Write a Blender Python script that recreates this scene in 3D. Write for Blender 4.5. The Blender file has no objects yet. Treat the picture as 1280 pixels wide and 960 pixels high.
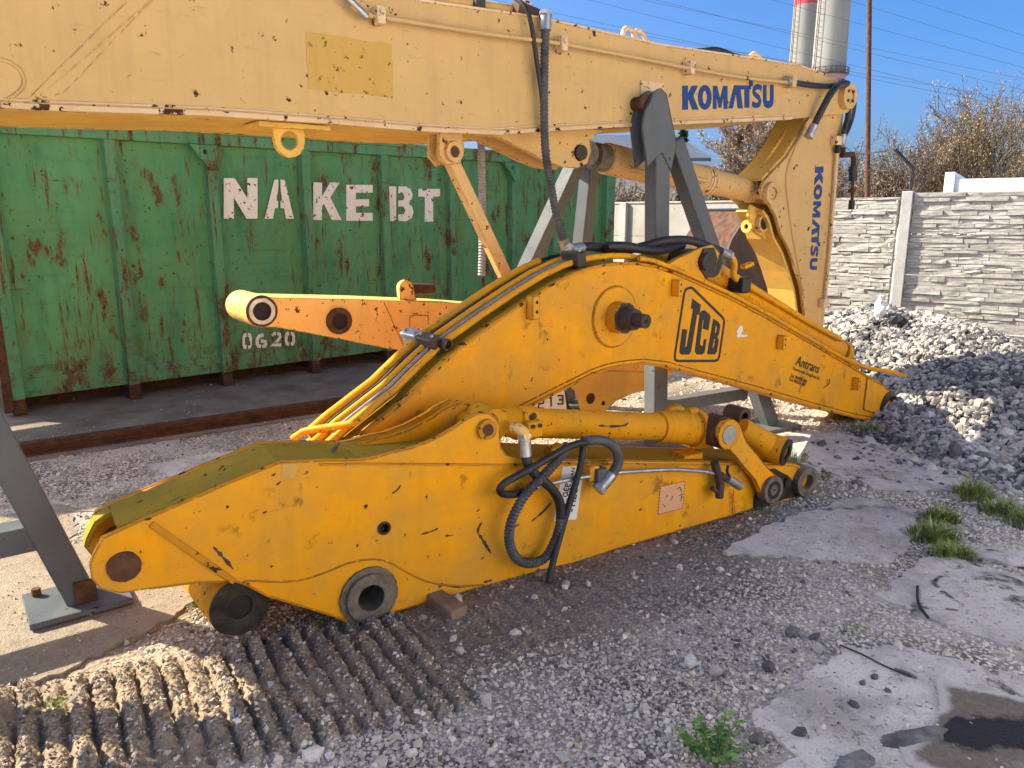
import bpy, math, random
import numpy as np
from mathutils import Vector, Matrix
from mathutils.geometry import tessellate_polygon
random.seed(7); np.random.seed(7)
SC = bpy.context.scene
COL = SC.collection
# ------------------------------------------------------------------ camera, sky, sun, exposure
FPX, TILT, EYE = 961.0, math.radians(12.4), 1.6
cam_d = bpy.data.cameras.new('camera'); cam = bpy.data.objects.new('camera', cam_d); COL.objects.link(cam)
cam.location = (0, 0, EYE); cam.rotation_euler = (math.pi/2 - TILT, 0, 0)
cam_d.sensor_width = 36; cam_d.lens = 36*FPX/1280; cam_d.clip_start = .05; cam_d.clip_end = 5000
SC.camera = cam
SUN_EL = math.radians(36.0); SUN_TO = (-.97, .24)          # horizontal direction towards the sun
SUN_AZ = math.atan2(SUN_TO[0], SUN_TO[1])
world = bpy.data.worlds.new('World'); SC.world = world; world.use_nodes = True
wn = world.node_tree
for n in list(wn.nodes): wn.nodes.remove(n)
sky = wn.nodes.new('ShaderNodeTexSky'); sky.sky_type = 'NISHITA'; sky.sun_disc = False
sky.sun_elevation = SUN_EL; sky.sun_rotation = SUN_AZ; sky.air_density = .65; sky.dust_density = 4.; sky.ozone_density = 6.
bg = wn.nodes.new('ShaderNodeBackground'); bg.inputs['Strength'].default_value = .12
wo = wn.nodes.new('ShaderNodeOutputWorld')
hs_ = wn.nodes.new('ShaderNodeHueSaturation'); hs_.inputs['Saturation'].default_value = 1.25; wn.links.new(sky.outputs[0], hs_.inputs['Color']); wn.links.new(hs_.outputs[0], bg.inputs[0]); wn.links.new(bg.outputs[0], wo.inputs[0])
sl = bpy.data.lights.new('sun', 'SUN'); sl.energy = 4.8; sl.angle = math.radians(.53); sl.color = (1, .89, .70)
so = bpy.data.objects.new('sun', sl); COL.objects.link(so)
so.rotation_euler = Vector((-SUN_TO[0]*math.cos(SUN_EL), -SUN_TO[1]*math.cos(SUN_EL), -math.sin(SUN_EL))).to_track_quat('-Z', 'Y').to_euler()
SC.view_settings.view_transform = 'Standard'; SC.view_settings.look = 'None'
SC.view_settings.exposure = 1.32; SC.view_settings.gamma = 1
SC.cycles.use_denoising = True; SC.cycles.max_bounces = 6; SC.cycles.use_adaptive_sampling = True
# ------------------------------------------------------------------ pixel <-> place (used to read sizes off the photograph onto planes that stand in the yard)
def ray(px, py):
    a = (px-640)/FPX; b = (py-480)/FPX
    return Vector((a, math.cos(TILT)-b*math.sin(TILT), -math.sin(TILT)-b*math.cos(TILT)))
def gnd(px, py, z=0.):
    d = ray(px, py); t = (z-EYE)/d.z
    return (d.x*t, d.y*t)
class Frame:
    def __init__(s, o, u):
        u = Vector((u[0], u[1])).normalized(); s.o = Vector((o[0], o[1])); s.u = u; s.v = Vector((-u.y, u.x)); s.ang = math.atan2(u.y, u.x)
    def pix(s, px, py, y=0.):
        d = ray(px, py); q = s.o + s.v*y
        t = q.dot(s.v)/(d.x*s.v.x + d.y*s.v.y)
        p = Vector((d.x*t, d.y*t)) - q
        return (p.dot(s.u), EYE + d.z*t)
    def p3(s, px, py, y=0.):
        x, z = s.pix(px, py, y); return (x, y, z)
    def pl(s, pts, y=0.): return [s.pix(a, b, y) for a, b in pts]
    def w(s, x, y, z=0.):
        p = s.o + s.u*x + s.v*y; return (p.x, p.y, z)
    def loc(s, X, Y):
        p = Vector((X, Y)) - s.o; return (p.dot(s.u), p.dot(s.v))
FA = Frame((-.62, 2.8), (2.3, 1.43))       # front yellow stick
FB = Frame((-1.05, 2.95), (3.84, 2.94))    # yellow gooseneck boom
FC = Frame((-1.90, 3.06), (.80, .60))     # tan boom
FD = Frame((-1.4, 4.35), (.81, .585))      # orange arm
FE = Frame((-3.98, 6.06), (2.57, 2.24))    # green container
# ------------------------------------------------------------------ noise
def vnoise(x, y, seed=0):
    x = np.asarray(x, float); y = np.asarray(y, float)
    xi = np.floor(x).astype(np.int64); yi = np.floor(y).astype(np.int64); xf = x-xi; yf = y-yi
    def h(a, b):
        n = (a*374761393 + b*668265263 + seed*974711) & 0xffffffff
        n = ((n ^ (n >> 13))*1274126177) & 0xffffffff
        return ((n ^ (n >> 16)) & 0xffff)/65535.0
    u = xf*xf*(3-2*xf); v = yf*yf*(3-2*yf)
    return (h(xi, yi)*(1-u)+h(xi+1, yi)*u)*(1-v) + (h(xi, yi+1)*(1-u)+h(xi+1, yi+1)*u)*v
def fbm(x, y, seed=0, o=4):
    s = 0; a = .5
    for i in range(o):
        s = s + a*vnoise(x*2**i, y*2**i, seed+i*17); a *= .5
    return s/(1-.5**o)
def sstep(a, b, x):
    t = np.clip((x-a)/(b-a), 0, 1); return t*t*(3-2*t)
# ------------------------------------------------------------------ mesh building
def cr(pts, n=6):
    P = [Vector(p) for p in pts]; out = []
    for i in range(len(P)-1):
        a = P[i-1] if i else P[0]*2-P[1]; b, c = P[i], P[i+1]; d = P[i+2] if i+2 < len(P) else P[-1]*2-P[-2]
        for k in range(n):
            t = k/n
            out.append(.5*((2*b)+(c-a)*t+(2*a-5*b+4*c-d)*t*t+(3*b-a-3*c+d)*t**3))
    out.append(P[-1]); return out
class MB:
    def __init__(s): s.v = []; s.f = []; s.s = []
    def add(s, vs, fs, smooth=False):
        o = len(s.v); s.v.extend([tuple(p) for p in vs]); s.f.extend([tuple(i+o for i in q) for q in fs]); s.s.extend([smooth]*len(fs)); return s
    def box(s, x0, x1, y0, y1, z0, z1):
        return s.add([(x0,y0,z0),(x1,y0,z0),(x1,y1,z0),(x0,y1,z0),(x0,y0,z1),(x1,y0,z1),(x1,y1,z1),(x0,y1,z1)],
                     [(3,2,1,0),(4,5,6,7),(0,1,5,4),(1,2,6,5),(2,3,7,6),(3,0,4,7)])
    def beam(s, p0, p1, w, h=None, hint=(0,1,0)):
        h = h or w; a, b = Vector(p0), Vector(p1); d = (b-a).normalized(); hi = Vector(hint)
        e1 = (hi - d*hi.dot(d)).normalized(); e2 = d.cross(e1)
        c = [(-1,-1),(1,-1),(1,1),(-1,1)]
        vs = [a+e1*(i*w/2)+e2*(j*h/2) for i, j in c]+[b+e1*(i*w/2)+e2*(j*h/2) for i, j in c]
        return s.add(vs, [(3,2,1,0),(4,5,6,7),(0,1,5,4),(1,2,6,5),(2,3,7,6),(3,0,4,7)])
    def tube(s, path, r, n=10, radii=None, caps=True, smooth=True):
        P = [Vector(p) for p in path]; P = [p for i, p in enumerate(P) if i == 0 or (p-P[i-1]).length > 1e-6]
        t0 = (P[1]-P[0]).normalized(); up = Vector((0,0,1)) if abs(t0.z) < .9 else Vector((1,0,0))
        e = (up-t0*up.dot(t0)).normalized(); vs = []; fs = []
        for i, p in enumerate(P):
            t = (P[min(i+1, len(P)-1)]-P[max(i-1, 0)]).normalized()
            e = (e-t*e.dot(t)).normalized(); b = t.cross(e); rr = radii[i] if radii else r
            for k in range(n):
                a = 2*math.pi*k/n; vs.append(p+(e*math.cos(a)+b*math.sin(a))*rr)
        for i in range(len(P)-1):
            for k in range(n):
                fs.append((i*n+k, i*n+(k+1)%n, (i+1)*n+(k+1)%n, (i+1)*n+k))
        s.add(vs, fs, smooth)
        if caps:
            s.add(vs[:n], [tuple(range(n))[::-1]]); s.add(vs[-n:], [tuple(range(n))])
        return s
    def corr(s, path, r, pitch, n=12, depth=.22):
        P = [Vector(p) for p in path]; L = [0]
        for a, b in zip(P, P[1:]): L.append(L[-1]+(b-a).length)
        m = max(4, int(L[-1]/pitch)*2); out = []; j = 0; rad = []
        for i in range(m+1):
            t = L[-1]*i/m
            while j < len(P)-2 and L[j+1] < t: j += 1
            out.append(P[j].lerp(P[j+1], (t-L[j])/max(1e-9, L[j+1]-L[j]))); rad.append(r if i % 2 else r*(1-depth))
        return s.tube(out, r, n, rad, True, False)
    def cyl(s, p0, p1, r, n=24, r1=None):
        return s.tube([p0, p1], r, n, [r, r if r1 is None else r1])
    def ring(s, p0, p1, ro, ri, n=28, wob=0):
        a, b = Vector(p0), Vector(p1); t = (b-a).normalized(); up = Vector((0,0,1)) if abs(t.z) < .9 else Vector((1,0,0))
        e = (up-t*up.dot(t)).normalized(); q = t.cross(e)
        def c(o, r): return [o+(e*math.cos(2*math.pi*k/n)+q*math.sin(2*math.pi*k/n))*r*(1+wob*random.uniform(-1,1)) for k in range(n)]
        A, B, Ci, D = c(a, ro), c(b, ro), c(a, ri), c(b, ri)
        def band(x, y, sm): s.add(x+y, [(k, (k+1)%n, n+(k+1)%n, n+k) for k in range(n)], sm)
        band(A, B, True); band(D, Ci, True); band(Ci, A, False); band(B, D, False); return s
    def plate(s, outer, y0, y1, holes=()):
        def area(l): return sum(l[i][0]*l[(i+1)%len(l)][1]-l[(i+1)%len(l)][0]*l[i][1] for i in range(len(l)))
        loops = [list(outer) if area(outer) > 0 else list(outer)[::-1]]
        for h in holes: loops.append(list(h) if area(h) < 0 else list(h)[::-1])
        tris = tessellate_polygon([[Vector((p[0], p[1], 0)) for p in l] for l in loops])
        flat = [p for l in loops for p in l]
        fr, bk = [], []
        for t in tris:
            a, b, c = (flat[i] for i in t); ar = (b[0]-a[0])*(c[1]-a[1])-(c[0]-a[0])*(b[1]-a[1])
            if abs(ar) < 1e-12: continue
            t = tuple(t) if ar > 0 else (t[0], t[2], t[1])
            fr.append(t); bk.append((t[0], t[2], t[1]))
        s.add([(p[0], y0, p[1]) for p in flat], fr); s.add([(p[0], y1, p[1]) for p in flat], bk)
        for l in loops:
            n = len(l); s.add([(p[0], y0, p[1]) for p in l]+[(p[0], y1, p[1]) for p in l], [(i, n+i, n+(i+1)%n, (i+1)%n)[::-1] for i in range(n)])
        return s
    def strip(s, pts, y0, y1, t, side=-1):
        """sheet bent along the x-z polyline pts, from y0 to y1, t thick to one side of it"""
        off = offset(pts, t*side); n = len(pts)
        vs = [(p[0], y0, p[1]) for p in pts]+[(p[0], y1, p[1]) for p in pts]+[(p[0], y0, p[1]) for p in off]+[(p[0], y1, p[1]) for p in off]
        fs = []
        for i in range(n-1):
            fs += [(i, i+1, n+i+1, n+i), (2*n+i, 3*n+i, 3*n+i+1, 2*n+i+1), (i, 2*n+i, 2*n+i+1, i+1), (n+i, n+i+1, 3*n+i+1, 3*n+i)]
        fs += [(0, n, 3*n, 2*n), (n-1, 3*n-1, 4*n-1, 2*n-1)]
        return s.add(vs, fs)
    def build(s, name, mat, parent=None, bevel=0):
        me = bpy.data.meshes.new(name); me.from_pydata(s.v, [], s.f); me.polygons.foreach_set('use_smooth', s.s); me.update()
        o = bpy.data.objects.new(name, me); COL.objects.link(o); me.materials.append(mat)
        if parent: o.parent = parent
        if bevel:
            b = o.modifiers.new('bevel', 'BEVEL'); b.width = bevel; b.segments = 2; b.limit_method = 'ANGLE'; b.angle_limit = math.radians(40)
            w = o.modifiers.new('weld', 'WELD'); w.merge_threshold = 1e-5
            o.modifiers.move(1, 0)
        return o
def offset(pts, d):
    P = [Vector((p[0], p[1])) for p in pts]; out = []
    for i, p in enumerate(P):
        a = (P[i]-P[i-1]).normalized() if i else None; b = (P[i+1]-P[i]).normalized() if i < len(P)-1 else None
        if a is None: a = b
        if b is None: b = a
        n = Vector((-a.y-b.y, a.x+b.x)).normalized(); c = max(.35, n.dot(Vector((-b.y, b.x))))
        out.append((p.x+n.x*d/c, p.y+n.y*d/c))
    return out
def ribbon(pts, w): return offset(pts, w/2)+offset(pts, -w/2)[::-1]
def circ(c, r, n=20, ry=None): return [(c[0]+r*math.cos(2*math.pi*k/n), c[1]+(ry or r)*math.sin(2*math.pi*k/n)) for k in range(n)]
def wobble(pts, amp, step, seed=0):
    rnd = random.Random(seed); out = []
    for a, b in zip(pts, pts[1:]+pts[:1]):
        a, b = Vector(a), Vector(b); n = max(1, int((b-a).length/step)); q = (b-a).normalized(); q = Vector((-q.y, q.x))
        for k in range(n): out.append(tuple(a.lerp(b, k/n)+q*rnd.uniform(-amp, amp)))
    return out
def tag(o, label=None, cat=None, group=None, kind=None):
    if label: o['label'] = label
    if cat: o['category'] = cat
    if group: o['group'] = group
    if kind: o['kind'] = kind
    return o
def thing(name, label, cat, loc=(0,0,0), rz=0., group=None):
    o = bpy.data.objects.new(name, None); COL.objects.link(o); o.location = loc; o.rotation_euler = (0, 0, rz); o.empty_display_size = .1
    return tag(o, label, cat, group)
def fthing(F, name, label, cat, group=None): return thing(name, label, cat, (F.o.x, F.o.y, 0), F.ang, group)
# ------------------------------------------------------------------ materials
def mat(name):
    m = bpy.data.materials.new(name); m.use_nodes = True; t = m.node_tree
    for n in list(t.nodes): t.nodes.remove(n)
    out = t.nodes.new('ShaderNodeOutputMaterial'); b = t.nodes.new('ShaderNodeBsdfPrincipled'); t.links.new(b.outputs[0], out.inputs[0])
    b.inputs['Specular IOR Level'].default_value = .10
    return m, t, b
def setin(t, n, key, val):
    s = n.inputs[key]
    if isinstance(val, bpy.types.NodeSocket): t.links.new(val, s)
    elif isinstance(val, (tuple, list)) and len(val) == 3 and s.type == 'RGBA': s.default_value = (*val, 1)
    else: s.default_value = val
def nd(t, typ, out=0, props=None, **kw):
    n = t.nodes.new(typ)
    for k, v in (props or {}).items(): setattr(n, k, v)
    for k, v in kw.items(): setin(t, n, k.replace('_', ' '), v)
    return n.outputs[out]
def coords(t, scale=(1,1,1), which='Object', rot=(0,0,0), off=(0,0,0)):
    tc = t.nodes.new('ShaderNodeTexCoord'); mp = t.nodes.new('ShaderNodeMapping'); t.links.new(tc.outputs[which], mp.inputs[0])
    mp.inputs['Scale'].default_value = scale; mp.inputs['Rotation'].default_value = rot; mp.inputs['Location'].default_value = off
    return mp.outputs[0]
def noise(t, vec, scale, detail=4, rough=.55, dist=0): return nd(t, 'ShaderNodeTexNoise', 0, Vector=vec, Scale=scale, Detail=detail, Roughness=rough, Distortion=dist)
def rng(t, val, a, b, c=0., d=1.): return nd(t, 'ShaderNodeMapRange', 0, {'clamp': True}, Value=val, From_Min=a, From_Max=b, To_Min=c, To_Max=d)
def mth(t, op, a, b=0.):
    n = t.nodes.new('ShaderNodeMath'); n.operation = op; n.use_clamp = False
    for i, v in enumerate((a, b)):
        if isinstance(v, bpy.types.NodeSocket): t.links.new(v, n.inputs[i])
        else: n.inputs[i].default_value = v
    return n.outputs[0]
def mix(t, f, a, b):
    n = t.nodes.new('ShaderNodeMix'); n.data_type = 'RGBA'
    for s, v in ((n.inputs[0], f), (n.inputs[6], a), (n.inputs[7], b)):
        if isinstance(v, bpy.types.NodeSocket): t.links.new(v, s)
        elif isinstance(v, (int, float)): s.default_value = v
        else: s.default_value = (*v, 1)
    return n.outputs[2]
def bump(t, h, strength=.3, dist=.01, normal=None):
    kw = dict(Height=h, Strength=strength, Distance=dist)
    if normal is not None: kw['Normal'] = normal
    return nd(t, 'ShaderNodeBump', 0, **kw)
RUST = (.095, .038, .018); DARK = (.035, .026, .022)
def paint(name, c1, c2, chips=.5, spots=.66, edge=.010, rough=.42, dust=None, dustamt=0., rust=RUST, streak=0., scuff=.5, spotscale=20):
    """weathered paint on steel: blotchy fading, chips on the plate edges, rust specks, scuffs, a film of dust"""
    m, t, b = mat(name); v = coords(t)
    n1 = noise(t, v, 1.7, 5, .6); n2 = noise(t, v, 7.5, 5, .6); n3 = noise(t, v, 55, 3)
    col = mix(t, rng(t, mth(t, 'ADD', mth(t, 'MULTIPLY', n1, .65), mth(t, 'MULTIPLY', n2, .35)), .38, .64), c1, c2)
    col = mix(t, mth(t, 'MULTIPLY', rng(t, noise(t, coords(t, (5, 5, .55)), 2.2, 5, .6), .5, .74), .3), col, tuple(x*.62 for x in c1))  # run-off streaks
    sc = noise(t, coords(t, (2, 2, 9), rot=(.2, .5, .3)), 3.2, 7, .7)
    col = mix(t, mth(t, 'MULTIPLY', rng(t, sc, .60, .70), scuff), col, tuple(min(1, x*.55+.03) for x in c1))
    if dust: col = mix(t, mth(t, 'MULTIPLY', rng(t, noise(t, v, 3.1, 6, .65), .36, .62), dustamt), col, dust)
    spot = rng(t, noise(t, v, spotscale, 5, .62), spots, spots+.025)
    big = rng(t, noise(t, v, 4.3, 8, .72), spots+.03, spots+.05)
    rmask = mth(t, 'MAXIMUM', spot, big)
    if streak:
        st = rng(t, noise(t, coords(t, (9, 9, 1.1), rot=(0, .12, 0)), 1.5, 8, .72), .68-streak*.1, .71-streak*.1)
        rmask = mth(t, 'MAXIMUM', rmask, st)
    nrm = None
    if edge:
        bv = t.nodes.new('ShaderNodeBevel'); bv.samples = 4; bv.inputs[0].default_value = edge
        ge = t.nodes.new('ShaderNodeNewGeometry'); dp = t.nodes.new('ShaderNodeVectorMath'); dp.operation = 'DOT_PRODUCT'
        t.links.new(bv.outputs[0], dp.inputs[0]); t.links.new(ge.outputs['Normal'], dp.inputs[1])
        em = mth(t, 'SUBTRACT', 1., dp.outputs['Value'])
        ch = mth(t, 'MULTIPLY', rng(t, em, .015, .10), rng(t, noise(t, v, 26, 6, .65), .66-.25*chips, .70-.25*chips))
        rmask = mth(t, 'MAXIMUM', rmask, ch)
    rc = mix(t, rng(t, n3, .3, .7), rust, DARK)
    col = mix(t, rmask, col, rc)
    b.inputs['Roughness'].default_value = rough
    setin(t, b, 'Base Color', col)
    setin(t, b, 'Roughness', mth(t, 'ADD', mth(t, 'MULTIPLY', rmask, .4), rng(t, n2, .3, .7, rough-.1, rough+.14)))
    if streak == 0 and dustamt >= .6: col = mix(t, rng(t, noise(t, coords(t, (1, 6, 1), rot=(0, 0, .5)), 5, 7, .7), .60, .68, 0, .7), col, (.10, .075, .03)); setin(t, b, 'Base Color', col)
    h = mth(t, 'SUBTRACT', mth(t, 'ADD', mth(t, 'MULTIPLY', n1, 1.5), mth(t, 'MULTIPLY', n3, .06)), mth(t, 'MULTIPLY', rmask, .25))
    setin(t, b, 'Normal', bump(t, h, .35, .006))
    return m
def plain(name, c1, c2, scale=8., rough=.6, metal=0., bmp=.25, spec=.3, bd=.004, detail=6):
    m, t, b = mat(name); v = coords(t); n = noise(t, v, scale, detail, .62)
    setin(t, b, 'Base Color', mix(t, rng(t, n, .35, .65), c1, c2))
    b.inputs['Metallic'].default_value = metal; b.inputs['Specular IOR Level'].default_value = spec
    setin(t, b, 'Roughness', rng(t, n, .3, .7, rough-.12, rough+.12)); setin(t, b, 'Normal', bump(t, noise(t, v, scale*5, 4), bmp, bd)); return m
M = {}
def container_paint(name, c1, c2, amt=1.):
    """sun faded green with rust blooms, bleeding stains and scrapes that run every way"""
    m, t, b = mat(name); v = coords(t); n1 = noise(t, v, 1.1, 6, .65); n2 = noise(t, coords(t, (3, 3, .8)), 2.0, 6, .65); n3 = noise(t, v, 40, 4, .65)
    col = mix(t, rng(t, n1, .36, .64), c1, c2)
    col = mix(t, rng(t, n2, .5, .72, 0, .6), col, (.15, .30, .11)); col = mix(t, rng(t, n2, .48, .30, 0, .5), col, (.03, .15, .075))
    col = mix(t, rng(t, noise(t, coords(t, (1, 1, 14)), 1.6, 4, .6), .56, .70, 0, .35), col, (.04, .16, .08))
    def blob(scale, sc, rot, lo, det=7, off=(0, 0, 0)): return noise(t, coords(t, scale, rot=rot, off=off), sc, det, .68), lo
    core = None; halo = None
    for (scale, sc, rot, lo, off) in (((3.2, 3.2, 1.3), 1.5, (0, 0, 0), .665, (0, 0, 0)), ((14, 14, 1.6), 1.0, (0, .5, 0), .700, (3, 0, 1)), ((16, 16, 1.5), .9, (0, -.42, 0), .705, (7, 0, 4)), ((12, 12, 1.2), 1.3, (0, .06, 0), .695, (1, 0, 9)), ((1.5, 1.5, 12), 1.3, (0, .1, 0), .725, (5, 0, 2)), ((9, 9, 9), 1.6, (0, 0, 0), .715, (2, 0, 3))):
        n = noise(t, coords(t, scale, rot=rot, off=off), sc, 7, .68); lo = lo-.062-.012*amt
        a = rng(t, n, lo, lo+.035); h = rng(t, n, lo-.06, lo+.01)
        core = a if core is None else mth(t, 'MAXIMUM', core, a); halo = h if halo is None else mth(t, 'MAXIMUM', halo, h)
    z = nd(t, 'ShaderNodeSeparateXYZ', 2, Vector=v); low = mth(t, 'MULTIPLY', rng(t, z, .75, .25), rng(t, noise(t, v, 7, 7, .72), .50, .60)); core = mth(t, 'MAXIMUM', core, mth(t, 'MULTIPLY', low, .85))
    col = mix(t, mth(t, 'MULTIPLY', halo, .42), col, (.15, .13, .05))
    col = mix(t, mth(t, 'MULTIPLY', core, rng(t, n3, .25, .6, .55, 1)), col, mix(t, rng(t, n3, .35, .65), (.17, .075, .032), (.075, .035, .022)))
    sp = rng(t, noise(t, v, 26, 4, .6), .665, .69); col = mix(t, sp, col, (.05, .03, .02))
    setin(t, b, 'Base Color', col); setin(t, b, 'Roughness', rng(t, n1, .3, .7, .5, .75))
    setin(t, b, 'Normal', bump(t, mth(t, 'SUBTRACT', mth(t, 'ADD', mth(t, 'MULTIPLY', n1, 2), mth(t, 'MULTIPLY', n3, .08)), mth(t, 'MULTIPLY', core, .3)), .4, .008)); return m
M['jcb'] = paint('yellow_paint', (.84, .335, .004), (.88, .385, .006), 1.1, .655, .013, .48, (.56, .29, .045), .7, scuff=.9, spotscale=26)
M['jcbtop'] = paint('dusty_yellow_paint', (.40, .25, .012), (.34, .22, .012), .8, .645, .008, .75, (.24, .17, .025), .6)
M['jcbcyl'] = paint('thick_yellow_paint', (.76, .31, .006), (.66, .28, .008), .8, .63, .006, .5, (.32, .21, .03), .3, spotscale=30)
M['jcbedge'] = paint('chipped_yellow_edge', (.58, .25, .012), (.45, .21, .03), 1., .585, 0, .6)
M['kom'] = paint('tan_paint', (.62, .388, .145), (.67, .44, .175), .7, .632, .008, .42, (.50, .33, .16), .35, spotscale=15)
M['komyel'] = paint('deep_tan_paint', (.78, .49, .10), (.70, .42, .09), .6, .67, .008, .5, (.40, .28, .10), .4)
M['komedge'] = paint('chipped_cream_edge', (.75, .56, .35), (.64, .42, .20), 1., .60, 0, .6)
M['arm'] = paint('orange_tan_paint', (.82, .46, .125), (.86, .54, .19), 1.1, .605, .010, .5, spotscale=24)
M['grey'] = paint('grey_steel_paint', (.092, .105, .115), (.115, .128, .137), .8, .665, .008, .34, (.16, .16, .15), .4)
M['green'] = container_paint('green_container_paint', (.085, .275, .122), (.125, .335, .152))
M['greenrib'] = container_paint('green_rib_paint', (.08, .26, .13), (.125, .33, .17), 1.8)
M['rust'] = plain('rusty_steel', (.12, .05, .022), (.055, .028, .018), 14, .8, 0, .5)
M['brownsteel'] = plain('dark_brown_steel', (.085, .045, .028), (.04, .032, .03), 5, .55, 0, .4)
M['worn'] = plain('worn_grey_steel', (.22, .19, .15), (.12, .095, .07), 22, .55, .25, .5)
M['greasy'] = plain('greasy_black_steel', (.02, .018, .016), (.05, .04, .03), 18, .4, .1, .5)
M['hole_shade'] = plain('bore_shade_black', (.012, .01, .009), (.02, .016, .013), 20, .7)  # black discs of this stand in for the shade inside bores and holes
M['greywrap'] = plain('pale_spiral_wrap', (.22, .22, .215), (.30, .30, .29), 12, .6)
M['steel'] = plain('galvanised_steel', (.42, .42, .41), (.30, .30, .30), 20, .4, .7)
M['rubber'] = plain('black_rubber', (.014, .014, .015), (.03, .03, .031), 12, .5, 0, .3, .4)
M['wrap'] = plain('grey_spiral_wrap', (.055, .055, .058), (.10, .10, .10), 12, .55, 0, .3)
M['blue'] = plain('blue_lettering', (.006, .042, .17), (.012, .06, .20), 20, .45, 0, .1)
M['black'] = plain('black_lettering', (.018, .019, .021), (.03, .03, .03), 20, .5, 0, .1)
M['fade'] = plain('faded_lettering', (.10, .06, .01), (.18, .10, .012), 60, .6, 0, .1)
M['white'] = paint('white_stencil_paint', (.84, .80, .69), (.88, .84, .74), .0, .60, 0, .65, rust=(.20, .06, .03), scuff=.4)
M['sign'] = plain('white_sticker', (.75, .74, .73), (.66, .65, .65), 9, .5, 0, .1)
M['pink'] = plain('faded_pink_sticker', (.70, .34, .17), (.62, .38, .22), 22, .6, 0, .1)
M['ochre'] = paint('ochre_sticker', (.60, .37, .09), (.54, .33, .085), 0, .60, 0, .5, rust=(.36, .22, .08))
M['wood'] = plain('old_wood', (.33, .22, .13), (.20, .13, .08), 10, .8, 0, .6)
M['whitewall'] = paint('white_concrete_paint', (.44, .42, .375), (.49, .47, .42), 0, .72, 0, .85, (.34, .30, .24), .5, scuff=.25)
M['capred'] = plain('orange_stained_cap', (.50, .33, .24), (.60, .50, .42), 9, .9)
M['concpost'] = plain('concrete_post', (.50, .49, .45), (.40, .39, .36), 9, .9, 0, .4)
M['hall'] = plain('bounce_wall_render', (.74, .70, .62), (.80, .77, .70), 3, .9, 0, .2)  # pale wall of the added hall, bounces sun into the shaded yard
M['barkm'] = plain('bark', (.14, .105, .08), (.09, .07, .055), 12, .9)
M['redpaint'] = plain('red_marker_paint', (.45, .03, .02), (.5, .05, .03), 30, .6)
def concrete():
    m, t, b = mat('broken_concrete'); v = coords(t); n1 = noise(t, v, 1.3, 6, .65); n2 = noise(t, v, 9, 6, .7); n3 = noise(t, v, 90, 3, .7)
    vo = nd(t, 'ShaderNodeTexVoronoi', 0, {'feature': 'DISTANCE_TO_EDGE'}, Vector=nd(t, 'ShaderNodeVectorMath', 0, {'operation': 'ADD'}), Scale=.9)
    vn = vo.node; va = vn.inputs['Vector'].links[0].from_node
    t.links.new(v, va.inputs[0]); nz = t.nodes.new('ShaderNodeTexNoise'); nz.inputs['Scale'].default_value = 4; t.links.new(v, nz.inputs['Vector'])
    sub = t.nodes.new('ShaderNodeVectorMath'); sub.operation = 'SCALE'; sub.inputs['Scale'].default_value = .35; t.links.new(nz.outputs['Color'], sub.inputs[0]); t.links.new(sub.outputs[0], va.inputs[1])
    crack = mth(t, 'MULTIPLY', rng(t, vo, .020, .006), rng(t, n2, .46, .56))
    c = mix(t, rng(t, n1, .35, .65), (.56, .51, .435), (.66, .605, .52)); c = mix(t, rng(t, n2, .52, .70, 0, .55), c, (.24, .22, .195))
    c = mix(t, rng(t, n3, .60, .72, 0, .6), c, (.55, .53, .50)); c = mix(t, rng(t, n3, .40, .30, 0, .55), c, (.14, .13, .12))
    c = mix(t, crack, c, (.05, .045, .035))
    dm = mth(t, 'MULTIPLY', rng(t, noise(t, coords(t, off=(2, 5, 0)), 1.9, 8, .72), .47, .60), rng(t, n3, .3, .6, .4, 1))
    c = mix(t, mth(t, 'MULTIPLY', dm, .75), c, mix(t, rng(t, n2, .4, .6), (.20, .165, .12), (.36, .32, .26)))
    c = mix(t, rng(t, noise(t, coords(t, off=(8, 1, 0)), 30, 3, .6), .68, .72), c, (.09, .08, .07))
    oil = rng(t, noise(t, coords(t, off=(3.1, .4, 0)), .8, 5, .6), .64, .72, 0, .0)
    pit = rng(t, noise(t, v, 42, 5, .7), .40, .33); c = mix(t, mth(t, 'MULTIPLY', pit, .6), c, (.17, .155, .13))
    c = mix(t, rng(t, noise(t, coords(t, off=(4, 4, 0)), 3.4, 7, .7), .52, .66, 0, .55), c, (.27, .255, .23))
    setin(t, b, 'Base Color', c); b.inputs['Roughness'].default_value = .9; b.inputs['Specular IOR Level'].default_value = .2
    setin(t, b, 'Normal', bump(t, mth(t, 'SUBTRACT', mth(t, 'ADD', mth(t, 'MULTIPLY', n2, .9), mth(t, 'MULTIPLY', n3, .5)), mth(t, 'ADD', crack, mth(t, 'MULTIPLY', pit, .5))), .9, .010)); return m
M['concrete'] = concrete()
def lit_crust():
    m, t, b = mat('sunlit_tan_crust'); v = coords(t); n1 = noise(t, v, 2.2, 6, .65); n2 = noise(t, v, 24, 6, .7); n3 = noise(t, v, 120, 3, .7)
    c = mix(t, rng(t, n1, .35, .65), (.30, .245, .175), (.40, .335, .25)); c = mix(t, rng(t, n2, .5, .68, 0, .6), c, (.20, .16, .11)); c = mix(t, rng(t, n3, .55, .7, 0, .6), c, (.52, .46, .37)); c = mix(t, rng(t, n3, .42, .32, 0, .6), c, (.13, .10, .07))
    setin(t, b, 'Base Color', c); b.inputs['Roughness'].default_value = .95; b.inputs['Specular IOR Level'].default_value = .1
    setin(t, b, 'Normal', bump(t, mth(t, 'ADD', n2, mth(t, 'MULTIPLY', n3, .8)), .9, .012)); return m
M['lit_crust'] = lit_crust()  # sunlit slabs as tan dirt, darkened against the sun; shaded concrete is kept paler
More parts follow.
